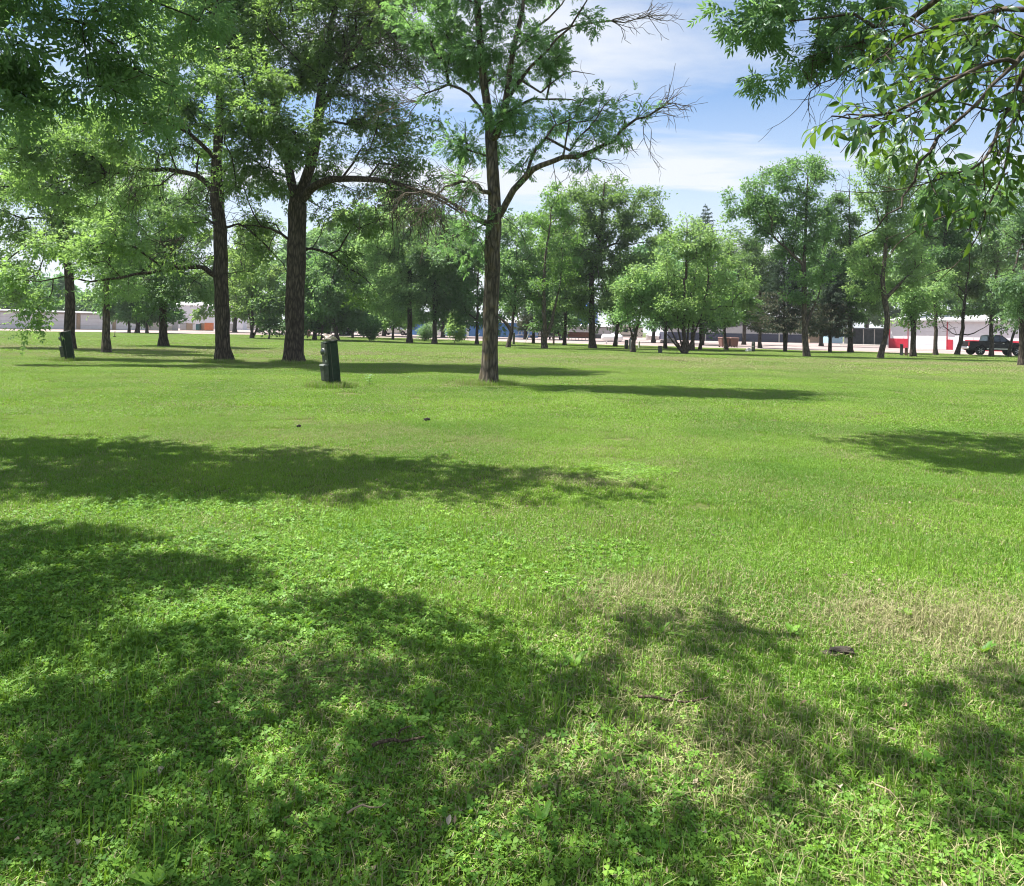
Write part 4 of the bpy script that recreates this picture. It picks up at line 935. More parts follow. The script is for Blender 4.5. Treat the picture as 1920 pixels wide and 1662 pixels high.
spruce('dark drooping twin-stemmed spruce with browning boughs left of the tall forked tree', 1472, 660, 430, 612, 66, 2)
spruce('small dark spruce with brown lower boughs before the pale blue shed', 1556, 661, 470, 622, 40, 1)
spruce('lone spruce tip rising behind the domed multi-stemmed tree', 1318, 640, 386, 600, 75, 1, dist=105, mat_low=M_needle, rows=34)
spruce('greyish low spruce half hidden between the slender trunk and the V-forked tree', 1000, 645, 555, 612, 38, 1, mat_low=M_needle_br, rows=14)

def shrub(label, bx, by, half, top, mat, n=10):
    g = G(bx, by); d = g[1]; s = d / F; r = np.random.default_rng(int(bx)); H = P(bx, top, d)[2]; R = half * s
    root = empty('shrub', g); tag(root, label, 'shrub', 'shrubs along the lawn edge')
    sk = Skel(); sk.limb([g, g + [0, 0, 0.25], g + [0.05, 0, 0.5]], 0.06, 0.05, step=0.2)
    puffs = [((g[0] + r.uniform(-.55, .55) * R, g[1] + r.uniform(-.5, .5) * R, H * (0.15 + 0.7 * k / n)), (R * 0.55, R * 0.5, H * 0.2), 1.0) for k in range(n)]
    tips = sample_puffs(puffs, 22, 2, 0.25); tips = tips[tips[:, 2] > 0.15]
    tid = sk.grow(tips, 0.3, 0, 0.5)
    finish_tree(root, sk, tips, tid, M_bark, mat, 14, (1, 0.22, 0.11, 0, 0.1, 0.8, 0.6), 0.2, 0.008, None, 0.09, 6, 3)
shrub('rounded dark green shrub at the lawn edge left of the white pickup', 693, 640.5, 25, 592, M_leaf_c)
shrub('dark thicket shrub between two trunks in front of the blue building', 797, 641, 20, 602, M_leaf_c, 8)
shrub('pale upright shrub left of the blue wall beside the nearest trunk', 853, 643.5, 18, 585, M_leaf_b, 10)

# far trees that fill the gaps behind the row
for i, (lb, bx, dist, top, half, mt) in enumerate([
        ('far tree behind the storage building roof at the left edge', 20, 175, 520, 60, M_leaf_c), ('far dark tree over the storage roof left of the thick flared trunk', 95, 185, 530, 55, M_leaf_c),
        ('far reddish-dark tree over the storage roof right of the flared trunk', 160, 180, 555, 40, M_leaf_c), ('far tree behind the white warehouse', 385, 215, 520, 50, M_leaf_c),
        ('far tree behind the slender-stemmed clump', 440, 140, 430, 60, M_leaf_b), ('far tree seen between the forked trunk and the nearer pedestal', 640, 135, 400, 70, M_leaf_b),
        ('far tall tree seen left of the nearest trunk', 720, 130, 370, 75, M_leaf_b), ('far tall tree seen right of the hanging dead twigs', 830, 135, 400, 70, M_leaf_c),
        ('far pale tree seen just right of the nearest trunk', 985, 130, 400, 60, M_leaf_b), ('far tree behind the tall right-hand leaning tree', 1740, 120, 340, 62, M_leaf_a), ('far tree behind the black pickup', 1860, 125, 340, 66, M_leaf_a),
        ('far tree behind the dark open shed', 1625, 185, 480, 60, M_leaf_c), ('far tree behind the forked trunk', 555, 130, 430, 60, M_leaf_c), ('far tree right behind the open bright crown', 1055, 125, 410, 55, M_leaf_c), ('far tree behind the domed tree, left side', 1225, 120, 450, 55, M_leaf_c), ('far tree between domed tree and drooping spruce', 1395, 118, 470, 45, M_leaf_c), ('far tree behind the tall forked tree', 1540, 120, 420, 45, M_leaf_c)]):
    broadleaf(lb, bx, 640, 9, top, 590, half, mt, n_lobes=12, dens=3.9, dist=dist, leafL=0.34, group='far trees behind the lot')

# ---- trees around the camera: they shade the foreground and hang into the top corners
def in_poly(pt, poly):
    x, y = pt; c = False; n = len(poly)
    for i in range(n):
        (x0, y0), (x1, y1) = poly[i], poly[(i + 1) % n]
        if (y0 > y) != (y1 > y) and x < (x1 - x0) * (y - y0) / (y1 - y0) + x0: c = not c
    return c
def shade_tips(poly_px, per_m2, hfun, holes=(), seed=1):
    """branch tips high in the crown whose shade lands inside the outline on the lawn"""
    r = np.random.default_rng(seed)
    gp = [tuple(G(a, b)[:2]) for a, b in poly_px]
    xs = [q[0] for q in gp]; ys = [q[1] for q in gp]
    area = (max(xs) - min(xs)) * (max(ys) - min(ys)); out = []
    hl = []
    for (a, b, rx, ry) in holes:
        c = G(a, b); e = G(a + rx, b); t = G(a, b - ry); hl.append((c[0], c[1], abs(e[0] - c[0]), abs(t[1] - c[1])))
    for _ in range(int(area * per_m2)):
        x = r.uniform(min(xs), max(xs)); y = r.uniform(min(ys), max(ys))
        if not in_poly((x, y), gp): continue
        if any(((x - a) / ra) ** 2 + ((y - b) / rb) ** 2 < 1 for a, b, ra, rb in hl): continue
        h = hfun(x, y) + r.uniform(-0.5, 0.5)
        out.append((x - SHX * h, y - SHY * h, h))
    return np.array(out)

# left tree, trunk outside the frame
def tree_left_near():
    g = np.array([-10.2, 9.6, 0]); root = empty('broadleaf_tree', g)
    tag(root, 'near tree outside the left edge whose dark boughs hang into the top left corner', 'tree', 'trees around the viewpoint')
    sk = Skel()
    sk.limb([g, g + [0.1, 0, 1.5], g + [0.2, 0, 3.2], g + [0.3, 0.1, 4.6]], 0.30, 0.24, open_from=0.9)
    sk.limb([g + [0.3, 0.1, 4.6], g + [-0.6, 0, 7], g + [-2.8, 0, 9.5], g + [-4.8, 0, 11]], 0.22, 0.04)
    sk.limb([g + [0.25, 0.1, 4.3], g + [2.0, 0.3, 5.3], g + [4.2, 0.6, 6.1], g + [6.5, 0.9, 6.7]], 0.15, 0.02)
    sk.limb([g + [0.2, 0, 4.0], g + [1.6, -0.6, 4.9], g + [3.4, -0.9, 5.2], g + [5.2, -0.8, 5.0]], 0.12, 0.02)
    poly = [(-350, 822), (0, 828), (210, 828), (300, 842), (560, 846), (620, 858), (880, 878), (1060, 890), (1080, 906), (1190, 926), (1100, 936), (600, 936), (400, 936), (150, 926), (0, 930), (-350, 932)]
    t1 = shade_tips(poly, 13, lambda x, y: 6.9 + 0.15 * (x + 2), [(620, 832, 60, 8)], 3)
    # drooping boughs that show in the corner
    pf = [px_puff(*a) for a in [(20, 110, 60, 45, 8.4, 0, .5), (95, 25, 60, 36, 8.6, 0, .5), (170, 20, 60, 36, 8.8, 0, .5), (40, 40, 90, 60, 8.4, 0, .7), (150, 60, 90, 60, 8.8, 0, .7), (260, 40, 80, 50, 9.2, 0, .7), (60, 130, 90, 50, 8.6, 0, .7), (170, 140, 70, 45, 8.8, 0, .6), (340, 30, 60, 40, 9.6, 0, .6), (230, 110, 55, 40, 9.0, 0, .6),
                                (110, 200, 60, 30, 8.6, 0, .5), (30, 200, 60, 40, 8.4, 0, .5), (-60, 100, 90, 90, 8.6, 0, .8), (300, 110, 60, 40, 9.2, 0, .5), (380, 70, 50, 36, 9.5, 0, .5), (300, 170, 40, 30, 9.0, 0, .4), (240, 220, 30, 22, 8.9, 0, .3), (330, 215, 22, 18, 9.0, 0, .3), (225, 190, 28, 24, 8.8, 0, .3), (420, 20, 40, 30, 9.8, 0, .5)]]
    t2 = sample_puffs(pf, 25, 2.0, 0.16)
    pf3 = [((g[0] + a, g[1] + b, c), (2.2, 2.2, 1.6), 1.0) for a, b, c in [(-4.5, 0, 9), (-6, 1, 8), (-5.0, -1, 10), (-6, 0.4, 11.5)]]
    t3 = sample_puffs(pf3, 3, 2, 0.5)
    tips = np.concatenate([t1, t2, t3])
    tid = sk.grow(tips, 0.35, -0.02, 0.5)
    n1, n2 = len(t1), len(t2)
    r = sk.radii(0.004, 2.4)
    me = sk.tube_mesh('trunk', r, 0.05, 10, 4, (g, 0.3, 0.9))
    v = np.empty(len(me.vertices) * 3, np.float32); me.vertices.foreach_get('co', v); me.vertices.foreach_set('co', (v.reshape(-1, 3) - g.astype(np.float32)).ravel()); me.update()
    link('trunk', me, M_bark, root)
    Pn = np.array(sk.p); par = np.array(sk.par)
    allV, allQ, allv, off = [], [], [], 0
    for sel, n, sig, lf in ((np.arange(0, n1), 15, 0.15, (3, 0.17, 0.085, 0.2, 0.3, 1.2, 0.4)), (np.arange(n1, n1 + n2), 9, 0.09, (7, 0.10, 0.036, 0.22, 0.7, 0.7, 0.6)), (np.arange(n1 + n2, len(tips)), 14, 0.3, (3, 0.2, 0.1, 0.25, 0.3, 1.0, 0.5))):
        a = Pn[par[tid[sel]]]; b = Pn[tid[sel]]
        c = (a[:, None] + (b - a)[:, None] * rng.uniform(0.75, 1.05, (len(sel), n, 1)) + rng.normal(0, sig, (len(sel), n, 3))); o = nrm(b - a)[:, None] + 0.8 * nrm(c - b[:, None])
        V, Q, vv = leaves(c.reshape(-1, 3), o.reshape(-1, 3), *lf)
        allV.append(V); allQ.append(Q + off); allv.append(vv); off += len(V)
    link('crown', np_mesh('crown', np.concatenate(allV) - g, [np.concatenate(allQ)], attr={'v': np.concatenate(allv)}), M_leaf_c, root)
    TREE_TRIS[0] += 2 * sum(len(q) for q in allQ)
tree_left_near()

def tree_behind():
    g = np.array([-4.6, -0.6, 0]); root = empty('broadleaf_tree', g)
    tag(root, 'near tree outside the picture whose crown dapples the foreground clover with shade', 'tree', 'trees around the viewpoint')
    sk = Skel()
    sk.limb([g, g + [0.1, 0.1, 1.6], g + [0.2, 0.3, 3.4]], 0.26, 0.22, open_from=0.95)
    sk.limb([g + [0.2, 0.3, 3.4], g + [0.4, 0.8, 5.5], g + [0.5, 1.2, 8.5]], 0.18, 0.04)
    sk.limb([g + [0.2, 0.3, 3.3], g + [1.0, 2.2, 5.0], g + [1.8, 4.2, 6.0], g + [2.4, 6.0, 6.4]], 0.13, 0.02)
    sk.limb([g + [0.2, 0.3, 3.4], g + [1.8, 1.8, 5.0], g + [3.4, 3.2, 5.8], g + [4.8, 4.2, 6.2]], 0.13, 0.02)
    pa = [(-250, 1000), (130, 1000), (300, 1018), (390, 1062), (415, 1090), (370, 1108), (230, 1108), (200, 1155), (110, 1180), (-250, 1180)]
    pb = [(-120, 1190), (200, 1165), (330, 1168), (520, 1165), (700, 1138), (850, 1180), (940, 1185), (1000, 1145), (1120, 1150), (1250, 1182), (1410, 1190), (1440, 1235), (1560, 1262), (1700, 1280), (1840, 1270), (2050, 1290), (2150, 1700), (-200, 1700)]
    holes = [(90, 1270, 130, 40), (30, 1420, 80, 40), (350, 1150, 150, 34), (600, 1290, 70, 60), (740, 1400, 75, 30), (420, 1580, 130, 60), (300, 1640, 110, 30), (1075, 1440, 65, 50), (1250, 1330, 70, 36), (1340, 1580, 90, 36), (1380, 1240, 60, 24), (480, 1430, 80, 40), (1560, 1650, 120, 34), (880, 1540, 60, 30),
             (1760, 1390, 60, 30), (1880, 1480, 60, 50), (150, 1560, 60, 30), (1700, 1500, 60, 24), (650, 1225, 100, 26), (1150, 1590, 60, 30), (250, 1310, 110, 26), (60, 1330, 120, 30), (560, 1360, 70, 46), (500, 1520, 70, 26), (950, 1440, 50, 24), (1200, 1420, 70, 30), (1460, 1340, 80, 22), (1620, 1430, 70, 30), (1500, 1540, 60, 26), (1000, 1640, 80, 20), (700, 1600, 50, 24), (1900, 1340, 60, 18), (780, 1280, 50, 24)]
    t1 = np.concatenate([shade_tips(pa, 27, lambda x, y: 5.6, (), 4), shade_tips(pb, 20, lambda x, y: 5.2 + 0.2 * x, holes, 5)])
    rt = np.random.default_rng(17); gx = t1[:, 0] + SHX * t1[:, 2]; t1 = t1[rt.random(len(t1)) > np.where(gx > -1.0, np.clip(.26 + .3 * (gx - .1) / .8, .22, .36), 0)]
    pf3 = [((g[0] + a, g[1] + b, c), (2, 2, 1.4), 1.0) for a, b, c in [(0, 0, 8.5), (-2, 0, 7), (-1, -2, 7.5), (1.0, 0.8, 9.5)]]
    t3 = sample_puffs(pf3, 3, 2, 0.5)
    tips = np.concatenate([t1, t3])
    tid = sk.grow(tips, 0.35, 0.0, 0.5)
    finish_tree(root, sk, tips, tid, M_bark, M_leaf_c, 15, (5, 0.105, 0.046, 0.16, 0.3, 1.2, 0.4), 0.10, 0.004, (g, 0.26, 0.9), 0.05, 10, 3, t0=0.8)
tree_behind()

def leaf_blade(L, W, curl, fold, n=5):
    """detailed leaflet: pointed oval, folded on its midrib and curling down."""
    vs = []; fs = []
    for i in range(n + 1):
        t = i / n; w = W * 0.5 * (math.sin(math.pi * t ** 0.8) ** 0.85 if 0 < t < 1 else 0.0)
        if i == 0: w = W * 0.03
        x = L * (t - 0.10 * curl * t * t); z = -curl * L * 0.35 * t * t
        vs += [(x, w, z + fold * w), (x, 0, z), (x, -w, z + fold * w)]
    for i in range(n):
        a = 3 * i; fs += [(a, a + 1, a + 4, a + 3), (a + 1, a + 2, a + 5, a + 4)]
    return vs, fs
def tree_right_near():
    g = np.array([6.3, 4.3, 0]); root = empty('broadleaf_tree', g)
    tag(root, 'near tree outside the right edge whose large glossy leaves hang into the top right corner', 'tree', 'trees around the viewpoint')
    sk = Skel()
    sk.limb([g, g + [-0.1, 0.1, 1.4], g + [-0.2, 0.2, 2.8], g + [-0.2, 0.3, 4.0]], 0.27, 0.22, open_from=0.95)
    sk.limb([g + [-0.2, 0.3, 4.0], g + [-0.2, 0.8, 6.5], g + [0, 1.2, 9.5]], 0.2, 0.04)
    # high limb to the farther spray
    sk.limb([g + [-0.2, 0.3, 4.0], g + [-0.3, 2.2, 5.6], g + [-0.5, 4.4, 6.3]] + px_limb([(1700, 40), (1600, 30), (1480, 40)], 10.6), 0.12, 0.012)
    sk.limb([P(1700, 40, 10.6)] + px_limb([(1660, 90, .1), (1600, 130, .2), (1530, 160, .3)], 10.6), 0.03, 0.006, wob=0.02)
    # low limbs reaching in front of the lens, about three metres off
    near0 = g + [-0.2, 0.25, 3.4]
    sk.limb([near0, g + [-1.3, -0.1, 3.6], g + [-2.4, -0.6, 3.4]] + px_limb([(2100, -60, .3), (1990, 20, .3)], 2.9), 0.05, 0.013, step=0.2, wob=0.01)
    sk.limb(px_limb([(1990, 20, .3), (1900, 120, .2), (1835, 190, .1), (1770, 255, 0), (1720, 310, -.1), (1700, 365, -.1), (1660, 410, -.1), (1610, 445, -.1)], 2.9), 0.0095, 0.0025, step=0.15, wob=0.008)
    sk.limb(px_limb([(1905, 115, .2), (1870, 112, .15), (1815, 138, .1), (1760, 168, 0), (1700, 200, 0), (1650, 216, 0), (1600, 220, -.1), (1560, 218, -.1)], 2.9), 0.010, 0.003, step=0.12, wob=0.006)
    sk.limb(px_limb([(1950, 70, .3), (1918, 140, .35), (1892, 200, .4), (1865, 260, .4), (1845, 300, .3), (1800, 325, .3), (1770, 330, .3)], 2.9), 0.012, 0.003, step=0.12, wob=0.006)
    sk.limb(px_limb([(1990, 20, .3), (1930, 120, .7), (1915, 200, .7), (1893, 260, .7), (1878, 330, .7), (1850, 390, .7), (1800, 430, .7)], 2.9), 0.014, 0.003, step=0.12, wob=0.006)
    sk.limb(px_limb([(1900, 215, .5), (1850, 205, .4), (1800, 195, .4), (1775, 190, .4)], 2.9), 0.006, 0.003, step=0.12, wob=0.005)
    sk.limb(px_limb([(1990, 20, .3), (1880, 20, .5), (1780, 40, .6), (1700, 70, .6), (1650, 110, .6)], 2.9), 0.014, 0.003, step=0.12, wob=0.006)
    # sprays of leaves near the lens (tips) --------------------------------
    near = []
    for (a, b, rx, ry, dz, n) in [(1575, 215, 30, 20, -.1, 5), (1620, 215, 40, 28, -.05, 7), (1680, 205, 40, 34, 0, 7), (1720, 240, 40, 26, 0, 6), (1700, 150, 50, 40, .3, 9), (1770, 160, 50, 40, .2, 9), (1650, 110, 45, 40, .5, 8), (1740, 80, 50, 40, .5, 9), (1830, 70, 55, 45, .4, 10), (1900, 70, 50, 45, .4, 8), (1850, 140, 40, 36, .2, 7), (1900, 180, 30, 40, .3, 6), (1700, 30, 60, 30, .7, 9), (1800, 20, 60, 30, .6, 9), (1895, 20, 50, 30, .5, 8),
                                  (1750, 325, 30, 22, .2, 3), (1755, 350, 26, 24, .1, 3), (1795, 345, 26, 24, .3, 2), (1840, 350, 34, 26, .5, 5), (1870, 290, 28, 24, .5, 4), (1820, 385, 26, 22, .6, 4), (1895, 340, 26, 36, .6, 4), (1890, 255, 26, 22, .6, 3), (1930, 300, 40, 60, .6, 3), (1960, 150, 50, 80, .5, 6), (1660, 60, 60, 30, 1.0, 8), (1760, 110, 60, 40, 1.0, 9), (1850, 100, 60, 50, 1.0, 10), (1900, 150, 40, 40, .9, 6), (1690, 120, 50, 30, .8, 6)]:
        for _ in range(n):
            u = rng.normal(0, 0.5, 3); near.append(P(a + u[0] * rx, b + u[2] * ry, 2.9 + dz + 0.18 * u[1]))
    near = np.array(near)
    nid = sk.grow(near, 0.1, -0.04, 0.12)
    far_puffs = [px_puff(*a) for a in [(1375, 30, 36, 16, 10.4, 0, .3), (1430, 70, 36, 36, 10.6, 0, .5), (1400, 45, 30, 26, 10.5, 0, .4), (1480, 40, 50, 40, 10.6, 0, .6), (1450, 125, 34, 28, 10.5, 0, .4), (1500, 110, 30, 28, 10.7, 0, .4), (1435, 150, 26, 14, 10.5, 0, .3), (1540, 60, 50, 40, 10.7, 0, .6), (1600, 40, 55, 36, 10.7, 0, .6), (1560, 100, 40, 24, 10.8, 0, .5), (1620, 90, 36, 24, 10.8, 0, .4, .7), (1670, 50, 50, 40, 10.8, 0, .6), (1560, -30, 120, 40, 10.7, 0, .9), (1420, -25, 70, 30, 10.6, 0, .6), (1720, -20, 90, 50, 10.8, 0, .9)]]
    ft = sample_puffs(far_puffs, 30, 2, 0.12)
    fid = sk.grow(ft, 0.25, -0.03, 0.3)
    bb = []
    for (a, b, rx, ry, n) in [(1560, 120, 60, 60, 40), (1620, 110, 50, 50, 30), (1530, 165, 25, 18, 12)]:
        for _ in range(n):
            u = rng.normal(0, 0.5, 3); bb.append(P(a + u[0] * rx, b + u[2] * ry, 10.7 + 0.3 * u[1]))
    sk.grow(np.array(bb), 0.2, -0.05, 0.2)
    # high foliage whose shade falls on the right of the lawn
    poly = [(1575, 832), (1650, 822), (1680, 812), (1800, 814), (2000, 822), (2250, 850), (2200, 890), (1850, 884), (1740, 872), (1640, 848)]
    st = shade_tips(poly, 12, lambda x, y: 9.6, (), 9)
    sk.limb([g + [-0.2, 0.8, 6.5], g + [-1.2, 4.0, 8.6], g + [-2.6, 7.0, 9.4]], 0.10, 0.02)
    sid = sk.grow(st, 0.3, 0, 0.6)
    top = sample_puffs([((g[0] + a, g[1] + b, c), (1.8, 1.8, 1.4), 1.0) for a, b, c in [(0, 1, 9), (1, 0, 8), (0.8, 2.5, 7.5), (1.8, 0, 6)]], 3, 2, 0.5)
    tpid = sk.grow(top, 0.35, 0, 0.7)
    for (a, b, dz, rad, n, L, bi) in [(1850, 200, .3, .35, 6, .4, (-.5, 0, -.6)), (1890, 260, .6, .35, 6, .4, (-.4, 0, -.7)), (1780, 250, 0, .3, 4, .3, (-.5, 0, -.6)), (1880, 330, .7, .3, 4, .3, (-.4, 0, -.7))]:
        nd = sk.near_nodes(P(a, b, 2.9 + dz), rad)
        if len(nd): sk.twigs(nd, n, L, bi, .0028, .5, .1, 1, .05)
    sk.twigs(sk.near_nodes(P(1590, 90, 10.7), .8), 40, .8, (-.5, 0, -.6), .006, .5, .1, 1, .1)
    r = sk.radii(0.0022, 2.5)
    me = sk.tube_mesh('trunk', r, 0.03, 10, 5, (g, 0.27, 0.9))
    v = np.empty(len(me.vertices) * 3, np.float32); me.vertices.foreach_get('co', v); me.vertices.foreach_set('co', (v.reshape(-1, 3) - g.astype(np.float32)).ravel()); me.update()
    link('trunk', me, M_bark, root)
    Pn = np.array(sk.p); par = np.array(sk.par)
    allV, allQ, allv, off = [], [], [], 0
    for ids, n, sig, lf in ((fid, 9, 0.08, (7, 0.105, 0.036, 0.2, 0.75, 0.6, 0.6)), (sid, 9, 0.18, (3, 0.18, 0.09, 0.2, 0.3, 1.2, 0.4)), (tpid, 12, 0.3, (3, 0.2, 0.1, 0.25, 0.3, 1.0, 0.5))):
        a = Pn[par[ids]]; b = Pn[ids]
        c = (a[:, None] + (b - a)[:, None] * rng.uniform(0.6, 1.05, (len(ids), n, 1)) + rng.normal(0, sig, (len(ids), n, 3))); o = nrm(b - a)[:, None] + 0.8 * nrm(c - b[:, None])
        V, Q, vv = leaves(c.reshape(-1, 3), o.reshape(-1, 3), *lf)
        allV.append(V); allQ.append(Q + off); allv.append(vv); off += len(V)
    link('crown', np_mesh('crown', np.concatenate(allV) - g, [np.concatenate(allQ)], attr={'v': np.concatenate(allv)}), M_leaf_c, root)
    TREE_TRIS[0] += 2 * sum(len(q) for q in allQ)
    # near compound leaves: leaflets one by one
    variants = []
    for k, (L, W, cu, fo) in enumerate([(0.082, 0.029, 0.5, 0.25), (0.09, 0.031, 0.9, 0.15), (0.072, 0.028, 0.3, 0.4), (0.085, 0.026, 1.2, 0.3), (0.076, 0.032, 0.7, 0.1), (0.055, 0.022, 0.4, 0.5), (0.062, 0.025, 1.5, 0.2), (0.095, 0.030, 1.7, 0.45)]):
        for val in (0.15, 0.5, 0.9):
            vs, fs = leaf_blade(L, W, cu, fo)
            vein = np.full(len(vs), val); vein[1::3] += .4
            variants.append(np_mesh('leaf', np.array(vs), [np.array(fs)], smooth=True, attr={'v': np.clip(vein, 0, 1.3)}))
            variants[-1].materials.append(M_leaf_near)
    items = []; stalk = MB()
    for q in nid:
        b = Pn[q]; a = Pn[par[q]]; out = nrm(b - a)
        for _ in range(1 + int(rng.random() < .7)):
            dirv = nrm(out * 0.7 + rng.normal(0, 0.5, 3) + np.array([0, 0, -0.45])); L = rng.uniform(0.10, 0.17)
            nv = nrm(np.array([0, 0, 1.0]) + rng.normal(0, 0.5, 3)); nv = nrm(nv - nv.dot(dirv) * dirv); sv = np.cross(nv, dirv)
            p0 = b - out * rng.uniform(0, 0.06)
            bend = lambda t: p0 + dirv * L * t + np.array([0, 0, -0.12 * L * t * t])
            stalk.cyl(bend(0) - g, bend(0.5) - g, 0.0014, 0.0011, 4, False); stalk.cyl(bend(0.5) - g, bend(1) - g, 0.0011, 0.0007, 4, False)
            for (t, sd) in ((0.45, 1), (0.45, -1), (0.75, 1), (0.75, -1), (1.0, 0)):
                if rng.random() < 0.10: continue
                ldir = nrm(dirv * (0.62 if sd else 1) + sv * sd * 0.75 + np.array([0, 0, -0.30]) + rng.normal(0, 0.13, 3))
                ln = nrm(nv + rng.normal(0, 0.3, 3)); ln = nrm(ln - ln.dot(ldir) * ldir); ls = np.cross(ln, ldir)
                M = Matrix(((ldir[0], ls[0], ln[0], 0), (ldir[1], ls[1], ln[1], 0), (ldir[2], ls[2], ln[2], 0), (0, 0, 0, 1)))
                items.append((bend(t) - g, M, rng.uniform(0.48, 0.96)))
    stalk.build('leaf_stalks', M_needle, root)['kind'] = 'stuff'
    items.sort(key=lambda it: -it[2] / (it[0][1] + g[1]))
    rest = []
    for k, (p, M, sc) in enumerate(items):
        me_ = variants[int(rng.integers(0, len(variants)))]
        if k < 300:
            o = bpy.data.objects.new('leaf', me_); col.objects.link(o); o.parent = root
            o.matrix_local = Matrix.Translation(Vector(p)) @ M @ Matrix.Scale(sc, 4)
        else:
            rest.append((p, M, sc, me_))
    if rest:
        Vl, Ql, vl, off = [], [], [], 0
        for p, M, sc, me_ in rest:
            co = np.empty(len(me_.vertices) * 3, np.float32); me_.vertices.foreach_get('co', co); co = co.reshape(-1, 3) * sc
            R3 = np.array(M)[:3, :3]; Vl.append(co @ R3.T + p); Ql.append(np.array([list(f.vertices) for f in me_.polygons]) + off); off += len(co)
            vl.append(np.full(len(co), rng.uniform(0.1, 0.9)))
        o = link('foliage', np_mesh('foliage', np.concatenate(Vl), [np.concatenate(Ql)], smooth=True, attr={'v': np.concatenate(vl)}), M_leaf_near, root)
        o['kind'] = 'stuff'
    print('near leaflets', len(items))
tree_right_near()
pass

# ------------------------------------------------------------------ buildings
def frame_on(A, B):
    """location and heading of a frame whose x axis runs from A to B on the ground."""
    return A, math.atan2(B[1] - A[1], B[0] - A[0]), float(np.hypot(*(B - A)[:2]))
# white storage building with a row of overhead doors
A, rz, Lw = frame_on(XD(-190, 112), XD(334, 150))
b = empty('storage_building', A, rz); tag(b, 'long white storage building with a row of overhead doors at the far left', 'building')
MB().box(0, Lw, 0.12, 9, 0, 2.95).build('wall', M_offwhite, b)
MB().prism([(0, 0)], 0, 0) if False else None
mbr = MB(); mbr.add([(-0.3, -0.45, 2.95), (Lw + .3, -0.45, 2.95), (Lw + .3, 4.6, 3.2), (-0.3, 4.6, 3.2), (Lw + .3, 9.4, 2.95), (-0.3, 9.4, 2.95), (-0.3, -0.45, 2.83), (Lw + .3, -0.45, 2.83), (Lw + .3, 9.4, 2.83), (-0.3, 9.4, 2.83)],
    [(0, 1, 2, 3), (3, 2, 4, 5), (6, 7, 1, 0), (7, 8, 4, 2, 1), (5, 9, 6, 0, 3), (9, 8, 7, 6), (8, 9, 5, 4)]); mbr.build('roof', M_grey, b)
xx = 0.6
while xx + 6.0 < Lw - 3.2:
    door = empty('overhead_door'); door.parent = b; door.location = (xx, 0, 0)
    for k in range(4):
        MB().box(0, 5.6, 0.03, 0.09, 0.05 + k * 0.65, 0.05 + k * 0.65 + 0.63).build('panel', M_white_steel, door, bevel=0.015)
    MB().box(5.75, 6.25, -0.02, 0.14, 0, 2.8).build('pilaster', M_tan, b, loc=(xx, 0, 0))
    xx += 6.4
MB().box(Lw - 2.6, Lw - 1.4, 0.04, 0.10, 0.9, 2.0).build('window', M_white_steel, b)
MB().box(Lw - 1.2, Lw + 0.03, 0.06, 0.10, 0, 2.8).build('end_panel', M_grey, b)
# big white warehouse beyond
A, rz, Lw = frame_on(XD(318, 205), XD(455, 200))
b = empty('warehouse', A, rz); tag(b, 'big plain white warehouse behind the dark trunked tree with level limbs', 'building')
MB().box(0, Lw, 0, 14, 0, 6.2).build('wall', M_white_steel, b)
MB().add([(-.3, -.4, 6.2), (Lw + .3, -.4, 6.2), (Lw + .3, 14.4, 6.2), (-.3, 14.4, 6.2), (-.3, 7, 7.6), (Lw + .3, 7, 7.6)], [(0, 1, 5, 4), (2, 3, 4, 5), (1, 2, 5), (3, 0, 4), (3, 2, 1, 0)]).build('roof', M_white_steel, b)
for k in range(9): MB().box(k * Lw / 9 + .1, k * Lw / 9 + .22, -0.06, 0, 0, 6.1).build('seam', M_white_steel, b)
# crates and totes standing beside it
for (px, d, w, h, m, lb) in [(345, 160, 1.3, 1.5, M_grey, 'grey tote left end of the stacked crates row'), (357, 160, 1.3, 1.4, M_tan, 'tan crate second in the crates row'), (367, 160, 0.9, 1.2, M_white_steel, 'white tote in the middle of the crates row'), (372, 159, 0.7, 1.3, M_teal, 'dark teal crate in the crates row'), (382, 160, 1.2, 1.5, M_tan, 'brown crate left of the orange one'), (392, 159, 1.5, 1.6, M_orange, 'orange crate at the right end of the crates row'), (434, 158, 1.6, 1.5, M_grey, 'grey cabinet right of the tree with level limbs')]:
    c = empty('crate', XD(px, d)); tag(c, lb, 'crate', 'crates by the warehouse')
    MB().box(-w / 2, w / 2, -.5, .5, 0.12, h).build('body', m, c, bevel=0.03)
    MB().box(-w / 2, w / 2, -.5, .5, 0, 0.1).build('pallet', M_tan, c)
    MB().box(-w / 2 - .03, w / 2 + .03, -.53, .53, h, h + .06).build('lid', m, c)
# pale camper trailer half hidden
def camper(label, px0, px1, d, h, mat, stripe):
    A, rz, Lw = frame_on(XD(px0, d), XD(px1, d))
    c = empty('camper_trailer', A, rz); tag(c, label, 'trailer')
    MB().prism([(0.25, .55), (Lw - .1, .55), (Lw, .8), (Lw, h - .35), (Lw - .35, h), (0.35, h), (0, h - .5), (0, 0.95)], 0, 2.3).build('body', mat, c, bevel=0.06, smooth=True)
    MB().box(0.1, Lw - .1, -0.015, 0, 0.85, 1.05).build('stripe', stripe, c)
    for x in (0.22, 0.55): MB().box(Lw * x, Lw * x + 0.9, -0.02, 0, h * 0.52, h * 0.75).build('window', M_glass, c)
    MB().box(Lw * .8, Lw * .8 + .65, -0.02, 0, 0.7, h * 0.86).build('door', mat, c)
    for x in (0.55, 0.70): MB().lathe([(0.05, -.02), (0.33, 0), (0.33, .2), (0.05, .22)], 14, 'y', (Lw * x, 0.02, 0.33)).build('wheel', M_tyre, c, smooth=True)
